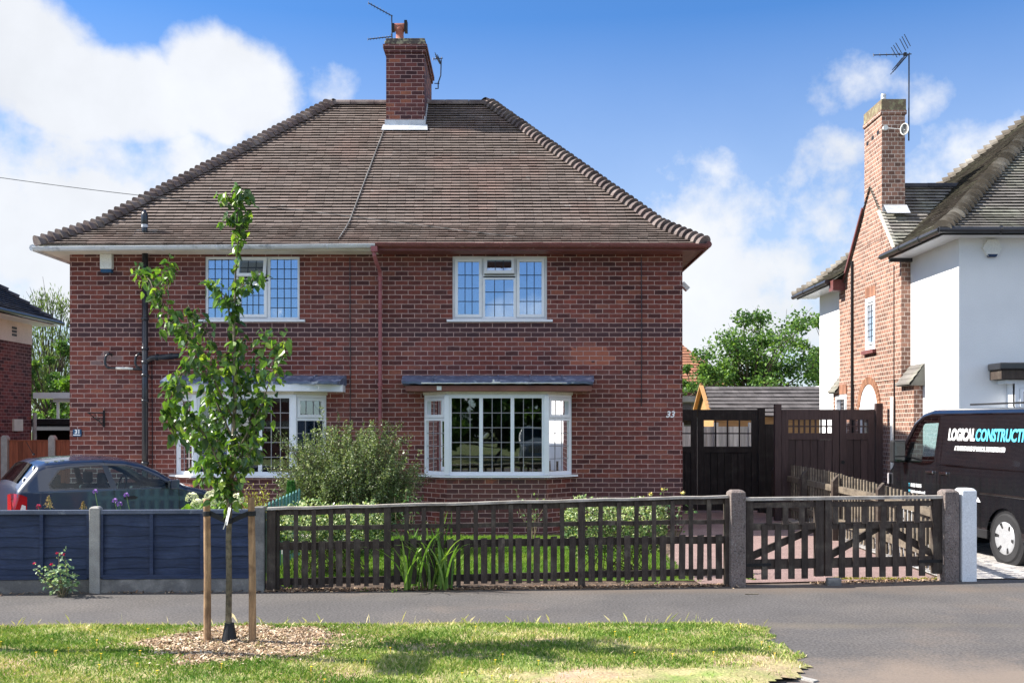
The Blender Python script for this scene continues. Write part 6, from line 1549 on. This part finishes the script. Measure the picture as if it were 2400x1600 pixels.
scatter('leaf_litter', m_litter, 7500, gl, .012, .05, 'dry leaf litter along the foot of the fences')
# weeds & dandelions
def weed(u, v, n, h, w, seed):
    random.seed(seed); p = G_(u, v); m = MB()
    for i in range(n):
        a = ru(0,6.28); d = V((math.cos(a), math.sin(a), ru(.3,2))).normalized(); leaf(m, p+rv()*.02*w, d, UP if abs(d.z) < .9 else V((1,0,0)), h*ru(.5,1.1), h*.28, ru(.3,.9))
    return m, p
def G_(u, v): Y = CZ*F/(v-1000); return V((X_(u,Y), Y, 0.0))
k = 0
for (u, v, n, h) in ((1760,1357,26,.09),(1735,1352,18,.08),(675,1378,20,.09),(852,1385,10,.06),(615,1386,10,.05),(925,1388,9,.05),(1540,1372,12,.06),(1470,1368,14,.07),(1640,1362,10,.06)):
    m, p = weed(u, v, n, h, 1.5, 90+k); k += 1; o = m.build('weed', m_bright, loc=p); tag(o, None, 'weed', 'weeds at the foot of the fence')
WL = ['low green weed at the foot of the pebbled gate post, gate side','small weed directly beside the base of the left pebbled gate post','leafy weed under the first pickets by the concrete post','tiny weed beneath the picket fence under the big shrub','tiny weed at the foot of the concrete post by the picket fence','tiny weed left of the strap leaf clump','small weed under the pickets below number 33','small weed under the pickets in front of the right variegated bush','small weed under the last pickets before the gate post']
for i, o in enumerate([o for o in col.objects if o.name.startswith('weed')]): o['label'] = WL[i]
def gy():
    u = ru(1950, 2200); p = G_(u, 1357); return p.x, p.y+random.gauss(0,.03), .0
random.seed(95); m = MB()
for i in range(500): x, y, z = gy(); sleaf(m, V((x,y,.002)), rv(0), rv(), .035, .014, random.random())
o = m.build('moss', M_leaf('yellow_green_moss', [(0,(.12,.13,.02)),(1,(.45,.4,.08))]), loc=G_(2075,1357)); tag(o, 'yellow-green moss and weed strip under the wide gate leaf', kind='stuff')
random.seed(96); md = MB(); pts = []
while len(pts) < 46:
    x, y = ru(-5,2.2), ru(7.1,9.4)
    if inverge(x, y) and mulch(x, y) > 1.2 and dirt(x, y) < .5: pts.append((x, y))
for (x, y) in pts:
    c = V((x, y, vz(x, y)+ru(.035,.06)))
    for i in range(9): a = 6.283*i/9; d = V((math.cos(a), math.sin(a), .35)); sleaf(md, c, d.normalized(), UP, .013, .009, 1)
    md.tube([c-UP*.05, c], .0015, 3)
o = md.build('yellow_wildflowers', m_yellow); o['kind'] = 'stuff'; o['label'] = 'small yellow flowers dotted in the verge grass'
o = MB().obox(G_(1765,1392), V((1,.05,0)), V((0,1,0)), UP, (-.09,.06), (-.01,.01), (0,.008)).build('stick', m_bark, loc=G_(1765,1392)); tag(o, 'short brown stick lying on the pavement before the gate', 'stick')
# marks: pale edging stones at verge foot near bottom right
o = MB().obox(G_(1880,1590), V((.6,-.8,0)), V((.8,.6,0)), UP, (-.12,.12), (-.03,.03), (-.02,.012)).build('edging_stone', m_conc, loc=G_(1880,1590)); tag(o, 'pale edging stone end set in the asphalt at the verge corner', 'edging stone')

# ================================================================== across the street (seen only in the windows)
def opp_house(x0, x1, y, label):
    r = thing('opposite_house', label, 'house', ((x0+x1)/2, y-4, 0)); MB().box(x0,x1,y-8,y,0,5).build('wall', m_brick3, r, uv=True)
    m = MB(); m.add([(x0-.4,y+.4,5),(x1+.4,y+.4,5),(x1+.4,y-8.4,5),(x0-.4,y-8.4,5),(x0+3.5,y-4,8.6),(x1-3.5,y-4,8.6)], [(0,1,5,4),(1,2,5),(2,3,4,5),(3,0,4),(0,1,2,3)]); m.build('roof', m_tile, r)
    for i in range(3):
        for z in (1,3.4): x = lerp(x0+1, x1-2.4, i/2); MB().box(x,x+1.4,y,y+.04,z,z+1.2).build('window', m_glass_b, r)
opp_house(-16,-5,-27,'brick house across the street, reflected in the left windows'); opp_house(3,14,-27,'brick house across the street, reflected in the right windows')
bg_tree('street_tree', 'tree across the street behind the camera, left of the parked jeep', -4, -22, 6, (-4,-22,3.6,2.6,2,2.6), .2, m_bleaf, 38, 18, 120, .3)
bg_tree('street_tree', 'tree across the street behind the camera, right of the parked jeep', 3.6, -23, 6, (3.6,-23,3.2,2.4,2,2.2), .2, m_bleaf, 39, 18, 120, .3)
hg = bg_tree('hedge', 'hedge across the street behind the camera', -1, -24.5, 3, (0,-24.5,2.4,13,1.2,2.6), .1, m_bleaf, 40, 90, 170, .42, cat='hedge')
jp = thing('off_road_car', 'grey boxy off-road car parked across the street', 'car', (1.2, -17.5, 0), rot=math.pi/2)
jprof = [(0,.4),(0,1.0),(.06,1.7),(.2,1.8),(2.2,1.82),(2.5,1.76),(2.8,1.15),(2.9,1.1),(3.9,1.02),(4.05,.95),(4.1,.5)]
jb, jh, jz = vehicle(jp, jprof, [[(.3,1.1),(.3,1.65),(1.2,1.65),(1.2,1.1)],[(1.35,1.1),(1.35,1.65),(2.35,1.65),(2.6,1.15)]], 1.8, (.8,3.3), .36, m_jeep, .35, 1.05, .15, [((2.52,1.72),(2.78,1.19))], step=.04, rnd=.05)
for x in (.8,3.3):
    for s in (-1,1): wheel(jp, x, s*.8, .36, .22, s)
m = MB()
for i in range(7): m.box(4.1,4.13,-.3+i*.1-.025,-.3+i*.1+.025,.68,.92)
m.build('grille', m_chrome, jp)
for y in (-.6,.6): MB().lathe((4.1,y,.8),[(.11,0),(.1,.03)],16,'x').build('headlight', m_lampwhite, jp)

# ================================================================== street pole whose shadow crosses the grass
EL = math.radians(41)
pole = thing('street_sign', 'rectangular white sign on a leaning grey pole on the verge, left of the picture', 'sign', (-4.75, 8.42, 0))
MB().tube([(-4.75,8.42,-.1),(-4.75,8.06,3.35)], .05, 10).build('pole', m_conc, pole)
MB().box(-4.76,-4.74,7.68,8.40,3.28,3.62).build('sign_face', m_whitepl, pole)

# ================================================================== light, sky, camera
sun = bpy.data.lights.new('sun', 'SUN'); sun.energy = SUN_E; sun.angle = math.radians(.53); sun.color = (1, .945, .86)
so = bpy.data.objects.new('sun', sun); col.objects.link(so)
sd = V((-math.cos(EL), .045, math.sin(EL))).normalized()       # towards the sun
so.rotation_euler = sd.to_track_quat('Z', 'Y').to_euler(); so.location = (-20, 0, 30)
wd = bpy.data.worlds.new('World'); sc.world = wd; wd.use_nodes = True; nt = wd.node_tree; bg = nt.nodes['Background']
sky = nd(nt, 'ShaderNodeTexSky', sky_type='NISHITA'); sky.sun_disc = False; sky.sun_elevation = EL; sky.sun_rotation = math.atan2(sd.x, sd.y)
sky.air_density = 1.0; sky.dust_density = .4; sky.ozone_density = 2.2; sky.altitude = 100
bg.inputs[1].default_value = SKY_S
tc = nd(nt, 'ShaderNodeTexCoord').outputs['Generated']
hs = nd(nt, 'ShaderNodeHueSaturation'); hs.inputs['Saturation'].default_value = 1.1; nt.links.new(sky.outputs[0], hs.inputs['Color']); skt = mixc(nt, 1, hs.outputs[0], SKYT, 'MULTIPLY')
n1 = nd(nt, 'ShaderNodeTexNoise'); n1.inputs['Scale'].default_value = 5.5; n1.inputs['Detail'].default_value = 8; n1.inputs['Roughness'].default_value = .58; nt.links.new(tc, n1.inputs['Vector'])
n2 = nd(nt, 'ShaderNodeTexNoise'); n2.inputs['Scale'].default_value = 14; n2.inputs['Detail'].default_value = 6; n2.inputs['Roughness'].default_value = .6; nt.links.new(tc, n2.inputs['Vector'])
def cdir(ud, vd): return V(((ud*1.0204-1200)/F, 1, (1000-vd*1.0204)/F)).normalized()
acc = None
BL = [(-40,120,230,1.25,1.05),(150,215,180,1.25,1.0),(300,230,165,1.25,1.0),(520,200,175,1.1,1.1),(590,240,100,1.0,.7),(60,330,200,1.3,.75),(300,380,240,1.4,.62),(150,560,330,1.5,.9),(330,480,160,1.4,.45),(-200,300,300,1,1),
      (760,200,90,1.6,.20),(1940,205,110,1.7,.52),(2060,225,110,1.7,.42),(1660,430,200,1.7,.42),(1900,400,190,1.6,.66),(2160,400,160,1.5,.55),(1780,540,300,1.7,.62),(1700,690,300,2.0,.85),(2300,390,200,1.6,.5),(1500,560,160,1.8,.34)]
for (ud, vd, rpx, asp, amt) in BL:
    c = cdir(ud, vd); v = nd(nt, 'ShaderNodeVectorMath', operation='SUBTRACT'); nt.links.new(tc, v.inputs[0]); v.inputs[1].default_value = c
    s_ = nd(nt, 'ShaderNodeVectorMath', operation='MULTIPLY'); nt.links.new(v.outputs[0], s_.inputs[0]); s_.inputs[1].default_value = (1/asp, 1/asp, 1.15)
    ln_ = nd(nt, 'ShaderNodeVectorMath', operation='LENGTH'); nt.links.new(s_.outputs[0], ln_.inputs[0])
    R_ = rpx*1.0204/F*1.0
    f = nd(nt, 'ShaderNodeMapRange', interpolation_type='SMOOTHSTEP'); nt.links.new(ln_.outputs['Value'], f.inputs[0])
    for i, q in enumerate((R_*1.1, R_*.25, 0, amt)): f.inputs[i+1].default_value = q
    acc = f.outputs[0] if acc is None else mth(nt, 'MAXIMUM', acc, f.outputs[0])
# unseen clouds behind the camera, brightened as added fill; reflections and other views show them
n3 = nd(nt, 'ShaderNodeTexNoise'); n3.inputs['Scale'].default_value = 3.0; n3.inputs['Detail'].default_value = 6; nt.links.new(tc, n3.inputs['Vector'])
sepw = nd(nt, 'ShaderNodeSeparateXYZ'); nt.links.new(tc, sepw.inputs[0])
behind = mth(nt, 'LESS_THAN', sepw.outputs[1], .0)
acc = mth(nt, 'MAXIMUM', acc, mth(nt, 'MULTIPLY', mth(nt, 'MULTIPLY', mth(nt, 'MAXIMUM', mth(nt, 'MULTIPLY', mrange(nt, n3.outputs[0], .40, .56, 0, 1), mrange(nt, sepw.outputs[2], .22, .42, 0, 1)), mth(nt, 'MULTIPLY', mrange(nt, n2.outputs[0], .46, .56, 0, .75), mrange(nt, sepw.outputs[2], .2, .08, 0, 1))), 1), behind))
d_ = mth(nt, 'ADD', acc, mth(nt, 'ADD', mth(nt, 'MULTIPLY', mth(nt, 'SUBTRACT', n1.outputs[0], .5), 1.7), mth(nt, 'MULTIPLY', mth(nt, 'SUBTRACT', n2.outputs[0], .5), .9)))
d_ = mth(nt, 'SUBTRACT', d_, mth(nt, 'MULTIPLY', mth(nt, 'LESS_THAN', acc, .002), 1))
cov = nd(nt, 'ShaderNodeMapRange', interpolation_type='SMOOTHSTEP'); nt.links.new(d_, cov.inputs[0])
for i, q in enumerate((.20, .74, 0, .97)): cov.inputs[i+1].default_value = q
# thin milky veil low in the sky
low = mth(nt, 'MULTIPLY', mrange(nt, sepw.outputs[2], .37, .04, 0, .68), mrange(nt, sepw.outputs[1], -.3, .2, .35, 1))
covf = mth(nt, 'MAXIMUM', cov.outputs[0], mth(nt, 'MAXIMUM', low, 0))
cshade = mrange(nt, n1.outputs[0], .35, .7, .86, 1.02)
cc_ = scalec(nt, nd_rgb(nt, (.93,.955,1.0)), mth(nt, 'MULTIPLY', cshade, mrange(nt, sepw.outputs[1], .1, -.2, CLOUD, CLOUD*BACK_FILL)))
nt.links.new(mixc(nt, covf, skt, cc_), bg.inputs[0])
cam = bpy.data.cameras.new('camera'); co = bpy.data.objects.new('camera', cam); col.objects.link(co); co.location = (0, 0, CZ); co.rotation_euler = (math.pi/2, 0, 0)
cam.lens = 36; cam.sensor_width = 36; cam.shift_y = 200/2400; cam.clip_end = 2000; cam.clip_start = .05; sc.camera = co
sc.view_settings.view_transform = 'Standard'; sc.view_settings.look = 'None'; sc.view_settings.gamma = 1; sc.view_settings.exposure = EXPO
sc.cycles.max_bounces = 8; sc.cycles.transparent_max_bounces = 12
